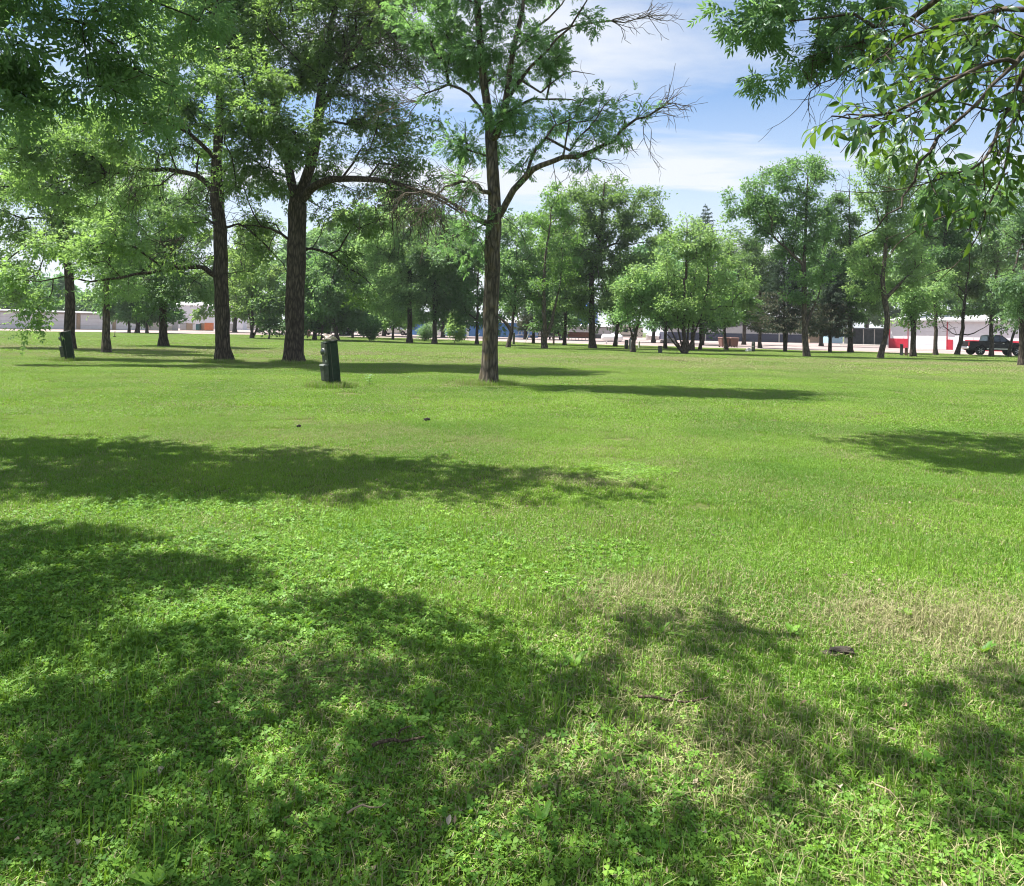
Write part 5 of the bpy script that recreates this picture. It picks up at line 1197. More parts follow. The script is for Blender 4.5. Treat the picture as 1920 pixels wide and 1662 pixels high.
camper('pale camper trailer half hidden behind the light green clump tree', 462, 500, 150, 2.7, M_white_steel, M_grey)
camper('cream motorhome behind the bright small tree right of the gas tank', 1158, 1205, 148, 2.9, M_offwhite, M_darkgrey)
def shed(label, name, px0, d0, px1, d1, h, depth, wall, low=None, lowh=0, roofm=None, roofh=0.8, seams=0):
    A, rz, Lw = frame_on(XD(px0, d0), XD(px1, d1))
    b = empty(name, A, rz); tag(b, label, 'building')
    MB().box(0, Lw, 0, depth, 0, h).build('wall', wall, b)
    if low: MB().box(-0.03, Lw + 0.03, -0.05, depth + .03, 0, lowh).build('wainscot', low, b)
    MB().add([(-.3, -.4, h), (Lw + .3, -.4, h), (Lw + .3, depth + .4, h), (-.3, depth + .4, h), (-.3, depth / 2, h + roofh), (Lw + .3, depth / 2, h + roofh), (-.3, -.4, h - .14), (Lw + .3, -.4, h - .14), (Lw + .3, depth + .4, h - .14), (-.3, depth + .4, h - .14)],
             [(0, 1, 5, 4), (2, 3, 4, 5), (1, 7, 8, 2, 5), (3, 9, 6, 0, 4), (6, 7, 1, 0), (8, 9, 3, 2), (9, 8, 7, 6)]).build('roof', roofm or M_white_steel, b)
    for k in range(seams): MB().box((k + .5) * Lw / seams, (k + .5) * Lw / seams + .06, -0.09 if low else -0.04, 0.0, lowh if False else 0.02, h - .2).build('rib', wall, b)
    return b, Lw
b, Lw = shed('low blue steel building behind the pale shrub and the nearest trunk', 'steel_building', 770, 165, 968, 152, 3.0, 9, M_blue, None, 0, M_white_steel, 0.9)
MB().box(Lw * .18, Lw * .32, -.05, 0, 0, 2.6).build('door', M_white_steel, b)
MB().box(Lw * .55, Lw * .57, -.06, 0, 0, 2.9).build('trim', M_white_steel, b)
shed('small blue-roofed white shed behind the white pickup', 'shed', 716, 172, 752, 172, 2.2, 5, M_white_steel, None, 0, M_blue2, 1.1)
shed('tall bright blue steel building glimpsed through the crowns', 'steel_building', 1022, 178, 1100, 175, 7.2, 12, M_blue2, None, 0, M_blue2, 1.0)
shed('long low grey building behind the trees right of the blue wall', 'steel_building', 972, 172, 1150, 168, 2.6, 6, M_grey, M_darkgrey, .9, M_grey, .5)
b, Lw = shed('long grey metal building with navy lower wall behind the brown bins', 'steel_building', 1252, 168, 1512, 166, 5.4, 14, M_grey, M_navy, 1.75, M_white_steel, 1.2)
for k, x in enumerate((0.27, 0.80)): MB().box(Lw * x, Lw * x + .22, -.12, -.05, 0, 3.0).build('downspout', M_palewood, b)
b, Lw = shed('small pale blue shed with one dark window beyond the gravel', 'shed', 1554, 170, 1580, 170, 2.5, 4, M_paleblue, None, 0, M_paleblue, .7)
MB().box(Lw * .42, Lw * .72, -.05, 0, 1.15, 1.75).build('window', M_glass, b)
MB().box(Lw * .05, Lw * .25, -.04, 0, 0, 1.9).build('door', M_paleblue, b)
shed('small tan shed beside the pale blue one', 'shed', 1518, 176, 1540, 176, 1.6, 3, M_tan, None, 0, M_tan, .4)
M_shedwall = plain('weathered_shed_wall', (0.10, 0.115, 0.125), .8, 0, .2, 2)
# dark open fronted shed
A, rz, Lw = frame_on(XD(1592, 158), XD(1690, 156)); b = empty('open_shed', A, rz); tag(b, 'dark open-fronted shed with slim white posts left of the red and white building', 'building')
MB().box(0, Lw, 4.6, 4.8, 0, 3.2).build('back_wall', M_shedwall, b); MB().box(0, .15, 0, 4.6, 0, 3.2).build('side_wall', M_darkgrey, b); MB().box(Lw - .15, Lw, 0, 4.6, 0, 3.2).build('side_wall', M_darkgrey, b)
MB().box(-.3, Lw + .3, -.5, 5.1, 3.2, 3.42).build('roof', M_shedwall, b)
for k in range(5): MB().box(Lw * (0.06 + .21 * k), Lw * (0.06 + .21 * k) + .11, 0.0, .11, 0, 3.19).build('post', M_palewood, b)
A, rz, Lw = frame_on(XD(1575, 138), XD(1672, 132)); k_ = MB().box(0, Lw, 0, .35, 0, .28).build('concrete_kerb', M_concrete, None, bevel=.03, loc=A, rot=(0, 0, rz)); tag(k_, 'pale concrete kerb on the gravel before the dark open shed', 'kerb')
# red and white steel building
A, rz, Lw = frame_on(XD(1667, 116), XD(2010, 98)); b = empty('steel_building', A, rz); tag(b, 'white steel building with red lower wall and big overhead door at the right', 'building')
s_ = 1.0
def at_px(px):   # distance along the front for a pixel column
    lo, hi = 0.0, Lw
    for _ in range(40):
        m_ = (lo + hi) / 2; q = A + (XD(2010, 98) - A) * (m_ / Lw)
        if PX + F * q[0] / q[1] < px: lo = m_
        else: hi = m_
    return lo
MB().box(0, Lw, 0, 16, 0, 4.2).build('wall', M_white_steel, b)
MB().add([(-.4, -.5, 4.2), (Lw + .4, -.5, 4.2), (Lw + .4, 16.5, 4.2), (-.4, 16.5, 4.2), (-.4, 8, 5.2), (Lw + .4, 8, 5.2)], [(0, 1, 5, 4), (2, 3, 4, 5), (1, 2, 5), (3, 0, 4), (3, 2, 1, 0)]).build('roof', M_white_steel, b)
MB().box(-.42, Lw + .42, -.56, -.5, 4.0, 4.22).build('gutter', M_grey, b)
x1, x2, x3, x4 = at_px(1702), at_px(1710), at_px(1777), at_px(1787)
MB().box(0.12, x1, -.05, 0, 0, 1.45).build('red_panel', M_red, b); MB().box(x3, x4, -.05, 0, 0, 1.45).build('red_panel', M_red, b)
MB().box(x4 + 1.6, Lw, -.05, 0, 0, 1.45).build('red_panel', M_red, b)
MB().box(-.06, .11, -.08, .1, 0, 4.15).build('corner_trim', M_red, b); MB().box(x1 + .01, x1 + .10, -.07, 0, 0, 4.0).build('door_trim', M_red, b); MB().box(x3 - .12, x3 - .02, -.07, 0, 0, 4.0).build('door_trim', M_red, b)
dr = empty('overhead_door'); dr.parent = b; dr.location = (x2, 0, 0)
for k in range(6): MB().box(0, x3 - x2 - .15, -.03, 0.01, k * .64 + .02, k * .64 + .61).build('panel', M_white_steel, dr, bevel=.02)
for k in range(14):
    x = 0.5 + k * (Lw - 1) / 14
    if not (x2 - .2 < x < x3): MB().box(x, x + .05, -.03, 0, 1.46, 4.1).build('rib', M_white_steel, b)
MB().box(x4 + .3, x4 + 1.3, -.05, 0, 0, 2.1).build('door', M_white_steel, b, bevel=.02)
dp = MB(); dp.cyl((-.12, -.5, 4.0), (-.12, -.12, 3.6), .06, .06, 8); dp.cyl((-.12, -.12, 3.6), (-.12, -.12, .2), .06, .06, 8); dp.build('downspout', M_white_steel, b)

# ------------------------------------------------------------------ vehicles
def wheel(parent, x, y, r, side):
    w = empty('wheel'); w.parent = parent; w.location = (x, y, r)
    MB().lathe([(r * .62, -.11), (r * .93, -.12), (r, -.08), (r, .08), (r * .93, .12), (r * .62, .11)], 24, 'y').build('tyre', M_tyre, w, smooth=True)
    MB().lathe([(0.04, -.085 * 1), (r * .3, -.075), (r * .55, -.10), (r * .63, -.11), (r * .63, .10), (.04, .1)] if side < 0 else [(0.04, -.1), (r * .63, -.10), (r * .63, .11), (r * .55, .10), (r * .3, .075), (.04, .085)], 20, 'y').build('rim', M_rim, w, smooth=True)
    for k in range(6):
        a = k * math.pi / 3
        MB().cyl((math.cos(a) * r * .12, side * .105, math.sin(a) * r * .12), (math.cos(a) * r * .58, side * .112, math.sin(a) * r * .58), .035, .03, 6).build('spoke', M_rim, w)
def arch(cx, r, n=9):
    return [(cx - r * math.cos(math.pi * k / (n - 1)), 0.42 + r * math.sin(math.pi * k / (n - 1)) * 0.95) for k in range(n)]
def pickup(label, loc, rz, paint, wr=0.42, lift=0.0, cat='pickup truck', suv=False, name='pickup_truck'):
    """x forward, body 5.8 m long; y across."""
    t = empty(name, loc, rz); tag(t, label, cat)
    z = lift
    W = 0.98
    low = [(-2.85, .55), (-2.85, 0.72)] if False else []
    body = [(-2.82, .50)] + arch(-1.75, .52) + arch(1.85, .52) + [(2.72, .48), (2.86, .62), (2.86, .98), (2.70, 1.12), (1.25, 1.22)] + ([(-2.82, 1.22)] if True else [])
    MB().prism([(a, c + z) for a, c in body], -W, W, lambda q: 0.05 * max(0, (q - z - .8))).build('body', paint, t, bevel=.035, smooth=True, seg=2)
    cabx0 = -2.78 if suv else -0.95
    cab = [(cabx0, 1.21), (cabx0 + (.12 if not suv else .25), 1.84), (cabx0 + .5, 1.93), (0.15, 1.93), (0.42, 1.88), (1.28, 1.21)]
    MB().prism([(a, c + z) for a, c in cab], -W + .04, W - .04, lambda q: 0.22 * max(0, (q - z - 1.21))).build('cab', paint, t, bevel=.04, smooth=True, seg=2)
    def side_win(name, poly):
        for sd in (-1, 1):
            f = lambda q: (W - .04) - 0.22 * max(0, (q - z - 1.21)) + .012
            vs = [(a, sd * f(c + z), c + z) for a, c in poly]; n = len(vs); vs += [(a, sd * (abs(y) - .05), c) for a, y, c in vs]
            MB().add(vs, [tuple(range(n)), tuple(range(2 * n - 1, n - 1, -1))] + [(i, (i + 1) % n, n + (i + 1) % n, n + i) for i in range(n)]).build(name, M_glass, t)
    side_win('side_window', [(0.18, 1.28), (0.18, 1.82), (0.36, 1.80), (1.02, 1.28)])
    side_win('side_window', [(-0.82 if not suv else -.75, 1.28), (-0.74 if not suv else -.75, 1.82), (0.10, 1.82), (0.10, 1.28)])
    if suv: side_win('side_window', [(-2.5, 1.28), (-2.38, 1.80), (-0.85, 1.82), (-.85, 1.28)])
    # windscreen and rear window
    MB().add([(1.20, -.78, 1.27 + z), (1.20, .78, 1.27 + z), (0.47, .66, 1.85 + z), (0.47, -.66, 1.85 + z), (1.15, -.78, 1.25 + z), (1.15, .78, 1.25 + z), (0.42, .66, 1.83 + z), (0.42, -.66, 1.83 + z)],
             [(0, 1, 2, 3), (7, 6, 5, 4), (0, 4, 5, 1), (1, 5, 6, 2), (2, 6, 7, 3), (3, 7, 4, 0)]).build('windscreen', M_glass, t, loc=(.04, 0, .02))
    rx = cabx0 - .02
    MB().frustum((rx, rx + .06, -.7, .7), (rx + (.10 if not suv else .20), rx + (.16 if not suv else .26), -.6, .6), 1.32 + z, 1.78 + z).build('rear_window', M_glass, t)
    if not suv:
        MB().box(-2.70, -1.06, -.80, .80, 1.195 + z, 1.232 + z).build('bed_opening', M_darkgrey, t)
        for sd in (-1, 1): MB().box(-2.80, -1.0, sd * .88 - .05, sd * .88 + .05, 1.215 + z, 1.27 + z).build('bed_rail', paint, t, bevel=.02)
    for x in (2.80, -2.98): MB().box(x, x + .16, -.92, .92, .48 + z, .70 + z).build('bumper', M_chrome if x < 0 else paint, t, bevel=.05)
    MB().box(2.85, 2.90, -.55, .55, .72 + z, 1.02 + z).build('grille', M_darkgrey, t, bevel=.02)
    for sd in (-1, 1):
        MB().box(2.76, 2.89, sd * .77 - .16, sd * .77 + .16, .80 + z, 1.02 + z).build('headlight', M_headl, t, bevel=.03)
        MB().box(-2.86, -2.78, sd * .87 - .075, sd * .87 + .075, .80 + z, 1.18 + z).build('tail_light', M_tail, t, bevel=.02)
        MB().box(0.78, 0.98, sd * 1.06 - .09, sd * 1.06 + .09, 1.22 + z, 1.42 + z).build('mirror', paint, t, bevel=.04)
        MB().box(-1.15, 1.25, sd * (W + .005) - .012, sd * (W + .005) + .012, .50 + z, .58 + z).build('side_step', M_chrome, t)
        for xh in (-.55, .35): MB().box(xh, xh + .18, sd * (W + .005) - .015, sd * (W + .005) + .015, 1.06 + z, 1.10 + z).build('door_handle', M_chrome, t)
        for x in (-1.75, 1.85): wheel(t, x, sd * .86, wr, sd)
    MB().box(-2.6, 2.5, -.6, .6, .36 + z, .52 + z).build('chassis', M_darkgrey, t)
    return t
q = XD(1862, 78)
pickup('black lifted pickup truck parked facing right by the red and white building', (q[0], 78, 0.006), math.radians(-3), M_black_paint, .46, .12)
MB()
q = XD(741, 150)
pickup('white pickup truck parked beyond the young tree left of the stout trunk', (q[0], 150, .006), math.radians(-12), M_white_paint)
q = XD(634, 132)
pickup('dark pickup truck parked behind the pedestal with rubble on top', (q[0], 132, .006), math.radians(172), M_black_paint)
q = XD(1043, 135)
pickup('dark sport utility car seen from behind beside the dark tree', (q[0], 135, .006), math.radians(78), M_black_paint, .40, 0, 'car', True, 'parked_car')
q = XD(579, 168)
pickup('silver car far off between the forked trunk and the leafy small tree', (q[0], 168, .006), math.radians(5), M_silver_paint, .38, -.08, 'car', True, 'parked_car')

# ------------------------------------------------------------------ gas tank, bins, trailer and posts
q = XD(1147.5, 100); t = empty('gas_tank', (q[0], 100, .006), math.radians(-4)); tag(t, 'white horizontal propane gas tank on short legs beyond the lawn', 'gas tank')
R_ = .46; L2 = 1.42
prof = [(0.02, -L2)] + [(R_ * math.sin(a), -L2 + .42 * (1 - math.cos(a))) for a in np.linspace(.25, math.pi / 2, 6)] + [(R_ * math.sin(a), L2 - .42 * (1 - math.cos(a))) for a in np.linspace(math.pi / 2, .25, 6)] + [(0.02, L2)]
MB().lathe(prof, 24, 'x', (0, 0, .78)).build('shell', M_tank, t, smooth=True)
for x in (-.7, .7): MB().box(x - .06, x + .06, -.32, .32, 0, .42).build('leg', M_tank, t, bevel=.01)
MB().lathe([(.02, 1.36), (.16, 1.34), (.2, 1.28), (.2, 1.2)][::-1], 16, 'z', (0.1, 0, 0)).build('valve_dome', M_tank, t, smooth=True)
for x in (-.95, .95): MB().box(x - .03, x + .03, -.02, .02, 1.2, 1.32).build('lifting_lug', M_tank, t)
for (px, lb) in ((1357, 'left brown trash bin half hidden by the low rounded tree'), (1374, 'right brown trash bin with flared sides beside the low rounded tree')):
    q = XD(px, 92); t = empty('trash_bin', (q[0], 92, .0), math.radians(8)); tag(t, lb, 'trash bin', 'brown trash bins')
    MB().frustum((-.40, .40, -.45, .45), (-.52, .52, -.55, .55), .10, 1.08).build('body', M_brown, t, bevel=.03)
    MB().frustum((-.57, .57, -.60, .60), (-.48, .48, -.5, .5), 1.09, 1.2).build('lid', M_brown, t, bevel=.02)
    for sx in (-.36, .36):
        MB().lathe([(.03, -.04), (.10, -.04), (.10, .04), (.03, .04)], 12, 'y', (sx, .4, .1)).build('wheel', M_tyre, t)
        MB().box(sx - .05, sx + .05, -.42, -.34, 0, .11).build('foot', M_brown, t)
    MB().box(-.3, .3, -.64, -.59, 1.0, 1.06).build('handle', M_darkgrey, t)
q = XD(1085, 138); t = empty('cattle_trough', (q[0], 138, .006), math.radians(-3)); tag(t, 'rusty brown steel trough on thin legs left of the thick grey trunk', 'trough')
MB().frustum((-1.9, 1.9, -.35, .35), (-2.0, 2.0, -.5, .5), .45, 1.3).build('body', M_rust, t, bevel=.03)
for k in range(7):
    for y in (-.33, .33): MB().box(-1.85 + k * .6, -1.79 + k * .6, y - .03, y + .03, 0, .46).build('leg', M_rust, t)
MB().box(-2.02, 2.02, -.53, .53, 1.3, 1.36).build('rim', M_rust, t)
q = XD(995, 140); t = empty('utility_trailer', (q[0], 140, .006), math.radians(2)); tag(t, 'low pale utility trailer parked beyond the slender pale trunk', 'trailer')
MB().box(-2.3, 2.3, -.9, .9, .55, .68).build('deck', M_grey, t)
for k in range(8):
    for y in (-.9, .9): MB().box(-2.3 + k * .65, -2.24 + k * .65, y - .03, y + .03, .68, 1.25).build('stake', M_palewood, t)
for y in (-.9, .9): MB().box(-2.3, 2.3, y - .03, y + .03, 1.25, 1.33).build('rail', M_palewood, t)
for y in (-.98, .98): MB().lathe([(.08, -.1), (.33, -.1), (.33, .1), (.08, .1)], 16, 'y', (0.3, y, .33)).build('wheel', M_tyre, t, smooth=True)
MB().cyl((-2.3, 0, .6), (-3.4, 0, .5), .05, .05, 8).build('tow_bar', M_grey, t)
q = XD(1224, 128); t = empty('covered_boat', (q[0], 128, .006), math.radians(160)); tag(t, 'small boat under a white and purple tarp right of the bright small tree', 'boat')
hull = MB(); sec = []
for k, (x, w, h) in enumerate([(-1.15, .75, .72), (-.6, .8, .78), (0, .78, .8), (.6, .6, .84), (1.15, .18, .9)]): sec.append([(x, -w, .25 + h), (x, -w * .7, .45), (x, 0, .32), (x, w * .7, .45), (x, w, .25 + h)])
vs = [p for s2 in sec for p in s2]; fs = [(k * 5 + j, k * 5 + j + 1, (k + 1) * 5 + j + 1, (k + 1) * 5 + j) for k in range(4) for j in range(4)] + [(4, 3, 2, 1, 0), (20, 21, 22, 23, 24)]
hull.add(vs, fs); hull.build('hull', M_white_paint, t, smooth=True)
MB().add([(x, sg * w, .25 + h) for (x, w, h) in [(-1.18, .78, .73), (0, .8, .81), (1.18, .2, .91)] for sg in (-1, 1)] + [(-1.0, 0, 1.5), (0, 0, 1.65), (.9, 0, 1.35)], [(0, 2, 7, 6), (2, 4, 8, 7), (1, 6, 7, 3), (3, 7, 8, 5), (0, 6, 1), (4, 5, 8)]).build('tarp', M_tarp, t)
MB().box(-1.24, -1.17, -.6, .6, .5, 1.35).build('stern_cover', M_purple, t)
for y in (-.55, .55): MB().lathe([(.06, -.07), (.26, -.07), (.26, .07), (.06, .07)], 12, 'y', (-.2, y, .26)).build('wheel', M_tyre, t, smooth=True)
q = XD(1252, 120); t = empty('rubble_pile', (q[0], 120, .006)); tag(t, 'low pile of pale tan stones on the gravel behind a thin trunk', 'stones')
r_ = np.random.default_rng(5)
def rock_mesh(name, sx, sy, sz, seed, rough=.25):
    import bmesh
    bm = bmesh.new(); bmesh.ops.create_icosphere(bm, subdivisions=2, radius=1); r = np.random.default_rng(seed)
    for v in bm.verts:
        k = 1 + rough * (math.sin(v.co.x * 3.1 + seed) * math.sin(v.co.y * 4.3 + seed * 2) + .6 * math.sin(v.co.z * 6 + v.co.x * 5 + seed)) + r.uniform(-.06, .06)
        v.co = Vector((v.co.x * sx * k, v.co.y * sy * k, max(-.75, v.co.z) * sz * k))
    me = bpy.data.meshes.new(name); bm.to_mesh(me); bm.free(); return me
for k in range(7):
    link('stone', rock_mesh('stone', r_.uniform(.25, .5), r_.uniform(.25, .4), r_.uniform(.2, .35), k), M_rock, t, (r_.uniform(-.9, .9), r_.uniform(-.3, .3), .15 + (.3 if k > 4 else 0)))

def pedestal(label, base, h, tilt, rz, head=True, mat=None, stone=False):
    """campsite power pedestal: post, meter head and outlet box on the front (-x) side."""
    t = empty('power_pedestal', base, rz, tilt); tag(t, label, 'power pedestal', 'campsite power pedestals'); mat = mat or M_green_box
    MB().box(-.06, .25, -.12, .12, -.1, h * .985).build('post', mat, t, bevel=.012)
    MB().box(.015, .03, -.13, -.12, 0.02, h * .96).build('post_seam', M_green_pale, t)
    MB().frustum((-.115, .265, -.13, .13), (-.10, .25, -.12, .12), h * .986, h * 1.01).build('cap', mat, t, bevel=.01)
    if head:
        MB().box(-.11, -.062, -.125, .125, h * .52, h * .975).build('meter_housing', M_green_pale, t, bevel=.012)
        MB().lathe([(.095, -.145), (.105, -.125), (.105, -.11)], 20, 'x', (0, 0, h * .79)).build('meter_socket', M_meter, t, smooth=True)
        MB().lathe([(.02, -.185), (.06, -.175), (.078, -.145)], 20, 'x', (0, 0, h * .79)).build('meter_glass', M_glass, t, smooth=True)
        MB().box(-.19, -.062, -.105, .105, h * .16, h * .50).build('outlet_box', M_green_pale, t, bevel=.012)
        MB().frustum((-.215, -.06, -.12, .12), (-.19, -.06, -.11, .11), h * .50, h * .525).build('outlet_hood', M_meter, t)
        MB().box(-.202, -.19, -.09, .09, h * .18, h * .47).build('outlet_flap', M_green_pale, t, bevel=.004)
        MB().box(-.122, -.11, -.10, -.07, h * .57, h * .62).build('latch', M_rim, t)
    return t
g1 = G(620, 726.5)
pedestal('dark green power pedestal with round meter and pale rubble on its top', g1, 1.19, (math.radians(1.0), math.radians(-7.5)), math.radians(42))
rk = link('broken_rubble', rock_mesh('broken_rubble', .165, .12, .09, 3, .45), M_rock, None, g1 + np.array([-.055, -.05, 1.275])); tag(rk, 'pale broken lump of rubble resting on top of the nearer pedestal', 'rubble')
rk.rotation_euler = (.2, .1, .5)
wr = MB(); wr.cyl((0, 0, 0), (.03, 0, .15), .006, .005, 6); wr.cyl((.03, 0, .15), (.05, 0, .30), .005, .004, 6)
tag(wr.build('upright_wire', M_palewood, None, loc=g1 + np.array([-.05, .0, 1.28])), 'thin pale wire sticking up out of the rubble on the pedestal', 'wire')
g2 = G(127, 677.5)
pedestal('leaning dark power pedestal on the left lawn before the flared trunk', g2, 1.16, (math.radians(2), math.radians(-9)), math.radians(20))
for (px, py, h, hd, m, lb) in [(1412, 660, .92, True, M_darkgrey, 'dark power pedestal with white stone at its foot right of the brown bins'), (1690, 667.5, 1.02, False, M_darkgrey, 'dark squat power pedestal before the red wall panel'), (1699, 667.5, .72, False, M_brown, 'brown short pedestal right beside the dark one before the red panel'), (1237, 663, .58, False, M_green_pale, 'short grey-green utility box left of the splayed stems'), (1174, 655, .85, True, M_darkgrey, 'dark pedestal left of the leaning small trunk by the gas tank')]:
    pedestal(lb, G(px, py), h, (0, 0), math.radians(60), hd, m)
st_ = link('foot_stone', rock_mesh('foot_stone', .28, .2, .22, 8), M_tank, None, G(1404, 659.5) + np.array([0, 0, .12])); tag(st_, 'whitish stone at the foot of the pedestal right of the bins', 'stone')
for (px, py, top, w, m, lean, lb) in [(1181, 655, 636, .16, M_palewood, 0, 'pale post beside the leaning small trunk near the gas tank'), (1198, 653, 640, .14, M_palewood, 0, 'pale square post right of the leaning small trunk'), (963, 646.5, 624, .2, M_green_pale, 0, 'grey-green post at the foot of the V-forked tree'), (1038, 646.5, 606, .17, M_bark_far, 0, 'dark wooden post right of the slender pale trunk'), (579, 632, 619, .28, M_brown, 0, 'short brown post left of the nearer pedestal in the back row'), (638, 628, 604, .12, M_palewood, 0, 'slim grey pole beside the dark pickup'), (985, 643, 625, .06, M_palewood, .35, 'thin pale leaning stake on the grass edge before the utility trailer'), (890, 641, 622, .07, M_palewood, .55, 'thin pale stake leaning beside the twiggy tree'), (215, 633, 621, .06, M_bark_far, .03, 'thin dark stake standing alone on the left lawn')]:
    g = G(px, py); h = P(px, top, g[1])[2]; t = empty('post', g, .4, (0, lean)); tag(t, lb, 'post', 'posts along the lot edge')
    MB().box(-w / 2, w / 2, -w / 2, w / 2, -.1, h - .05).build('shaft', m, t, bevel=w * .08); MB().frustum((-w * .6, w * .6, -w * .6, w * .6), (-w * .3, w * .3, -w * .3, w * .3), h - .05, h).build('cap', m, t)
    if px == 215: MB().box(-.12, .12, -.1, .1, 0, .12).build('foot', m, t)

# ------------------------------------------------------------------ lawn: blades and clover
def blade_tile(name, n, rad, h, w, mat, seed, lean=0.55, flat=0.0):
    r = np.random.default_rng(seed)
    a = r.uniform(0, 2 * np.pi, n); q = rad * np.sqrt(r.uniform(0, 1, n)) * r.uniform(.85, 1.12, n)
    cx, cy_ = q * np.cos(a), q * np.sin(a)
    H = h * r.uniform(.45, 1.15, n); W = w * r.uniform(.6, 1.3, n); th = r.uniform(0, 2 * np.pi, n); be = r.normal(0, lean, n) + flat
    dx_, dy_ = np.cos(th), np.sin(th); sx, sy = -dy_, dx_
    def pt(k, off, hh): return np.stack([cx + dx_ * off + sx * k, cy_ + dy_ * off + sy * k, hh], 1)
    z0 = np.full(n, -0.004)
    V = np.stack([pt(-W / 2, 0 * H, z0), pt(W / 2, 0 * H, z0), pt(-W * .42, be * H * .35, H * .6), pt(W * .42, be * H * .35, H * .6), pt(0 * W, be * H * 1.0, np.maximum(.006, H * (1 - .28 * np.abs(be))))], 1).reshape(-1, 3)
    b = np.arange(n)[:, None] * 5
    v = np.repeat(np.clip(r.normal(.45, .33, n), 0, 1), 5); wv = np.repeat(r.uniform(0, 1, n), 5)
    me = np_mesh(name, V, [b + np.array([[0, 1, 3, 2]]), b + np.array([[2, 3, 4]])], attr={'v': v, 'w': wv}); me.materials.append(mat)
    return me
def clover_tile(name, n, rad, seed, size=0.0105):
    r = np.random.default_rng(seed); V = []; F4 = []; vv = []; off = 0; T3 = []
    for _ in range(n):
        a = r.uniform(0, 6.28); q = rad * math.sqrt(r.uniform()) ; h = r.uniform(.010, .042); c = np.array([q * math.cos(a), q * math.sin(a), h])
        nv = nrm(np.array([r.normal(0, .42), r.normal(0, .42), 1.0])); u = nrm(np.cross(nv, [r.normal(), r.normal(), .2])); w = np.cross(nv, u); s = size * r.choice([.5, .75, 1.0, 1.25, 1.5]) * r.uniform(.85, 1.15); val = np.clip(r.normal(.42, .32), 0, 1)
        for k in range(3):
            t = k * 2.094 + r.normal(0, .12); d = math.cos(t) * u + math.sin(t) * w; e = np.cross(nv, d); up = nv * r.uniform(-.12, .25)
            V += [c, c + s * (.55 * d + .42 * e + up), c + s * (1.0 * d + .36 * e + up * 1.3), c + s * (.93 * d + up), c + s * (1.0 * d - .36 * e + up * 1.3), c + s * (.55 * d - .42 * e + up)]
            F4 += [(off, off + 1, off + 2, off + 3), (off, off + 3, off + 4, off + 5)]; vv += [val] * 6; off += 6
        b0 = np.array([c[0] + r.normal(0, .012), c[1] + r.normal(0, .012), 0])
        V += [b0 + [.0008, 0, 0], b0 - [.0008, 0, 0], c]; T3 += [(off, off + 1, off + 2)]; vv += [val] * 3; off += 3
    me = np_mesh(name, np.array(V), [np.array(F4), np.array(T3)], attr={'v': vv}); me.materials.append(M_clover); return me
def weed_tile(name, seed, kind=0):
    """broad leaved weeds: dandelion or plantain rosettes and odd seedlings"""
    r = np.random.default_rng(seed); V = []; Fq = []; vv = []; off = 0
    n = int(r.integers(6, 11))
    for k in range(n):
        a = 2 * math.pi * k / n + r.normal(0, .3); L = r.uniform(.06, .13) * (1 if kind == 0 else .8); W = L * (.22 if kind == 0 else .42); el = r.uniform(.25, 1.1); val = np.clip(r.normal(.55, .2), 0, 1)
        d = np.array([math.cos(a), math.sin(a), 0]); s = np.array([-math.sin(a), math.cos(a), 0])
        for i in range(6):
            t = i / 5; w = W * .5 * (math.sin(math.pi * min(1, .08 + .92 * t) ** (.75 if kind else 1.15)) + .05) * (1 + (.28 * (-1) ** i if kind == 0 else 0))
            if i == 5: w = 0.001
            x = L * math.sin(el * (1 + .7 * t)) * t; z = L * math.cos(el * (1 + .7 * t)) * t * .75 + .005
            V += [d * x + s * w + [0, 0, z + .25 * w], d * x + [0, 0, z], d * x - s * w + [0, 0, z + .25 * w]]; vv += [val] * 3
        for i in range(5):
            o = off + 3 * i; Fq += [(o, o + 1, o + 4, o + 3), (o + 1, o + 2, o + 5, o + 4)]
        off += 18
    me = np_mesh(name, np.array(V), [np.array(Fq)], attr={'v': vv}); me.materials.append(M_clover); return me
def tile_collection(name, meshes):
    c = bpy.data.collections.new(name)
    for m in meshes:
        o = bpy.data.objects.new(m.name, m); c.objects.link(o)
    return c
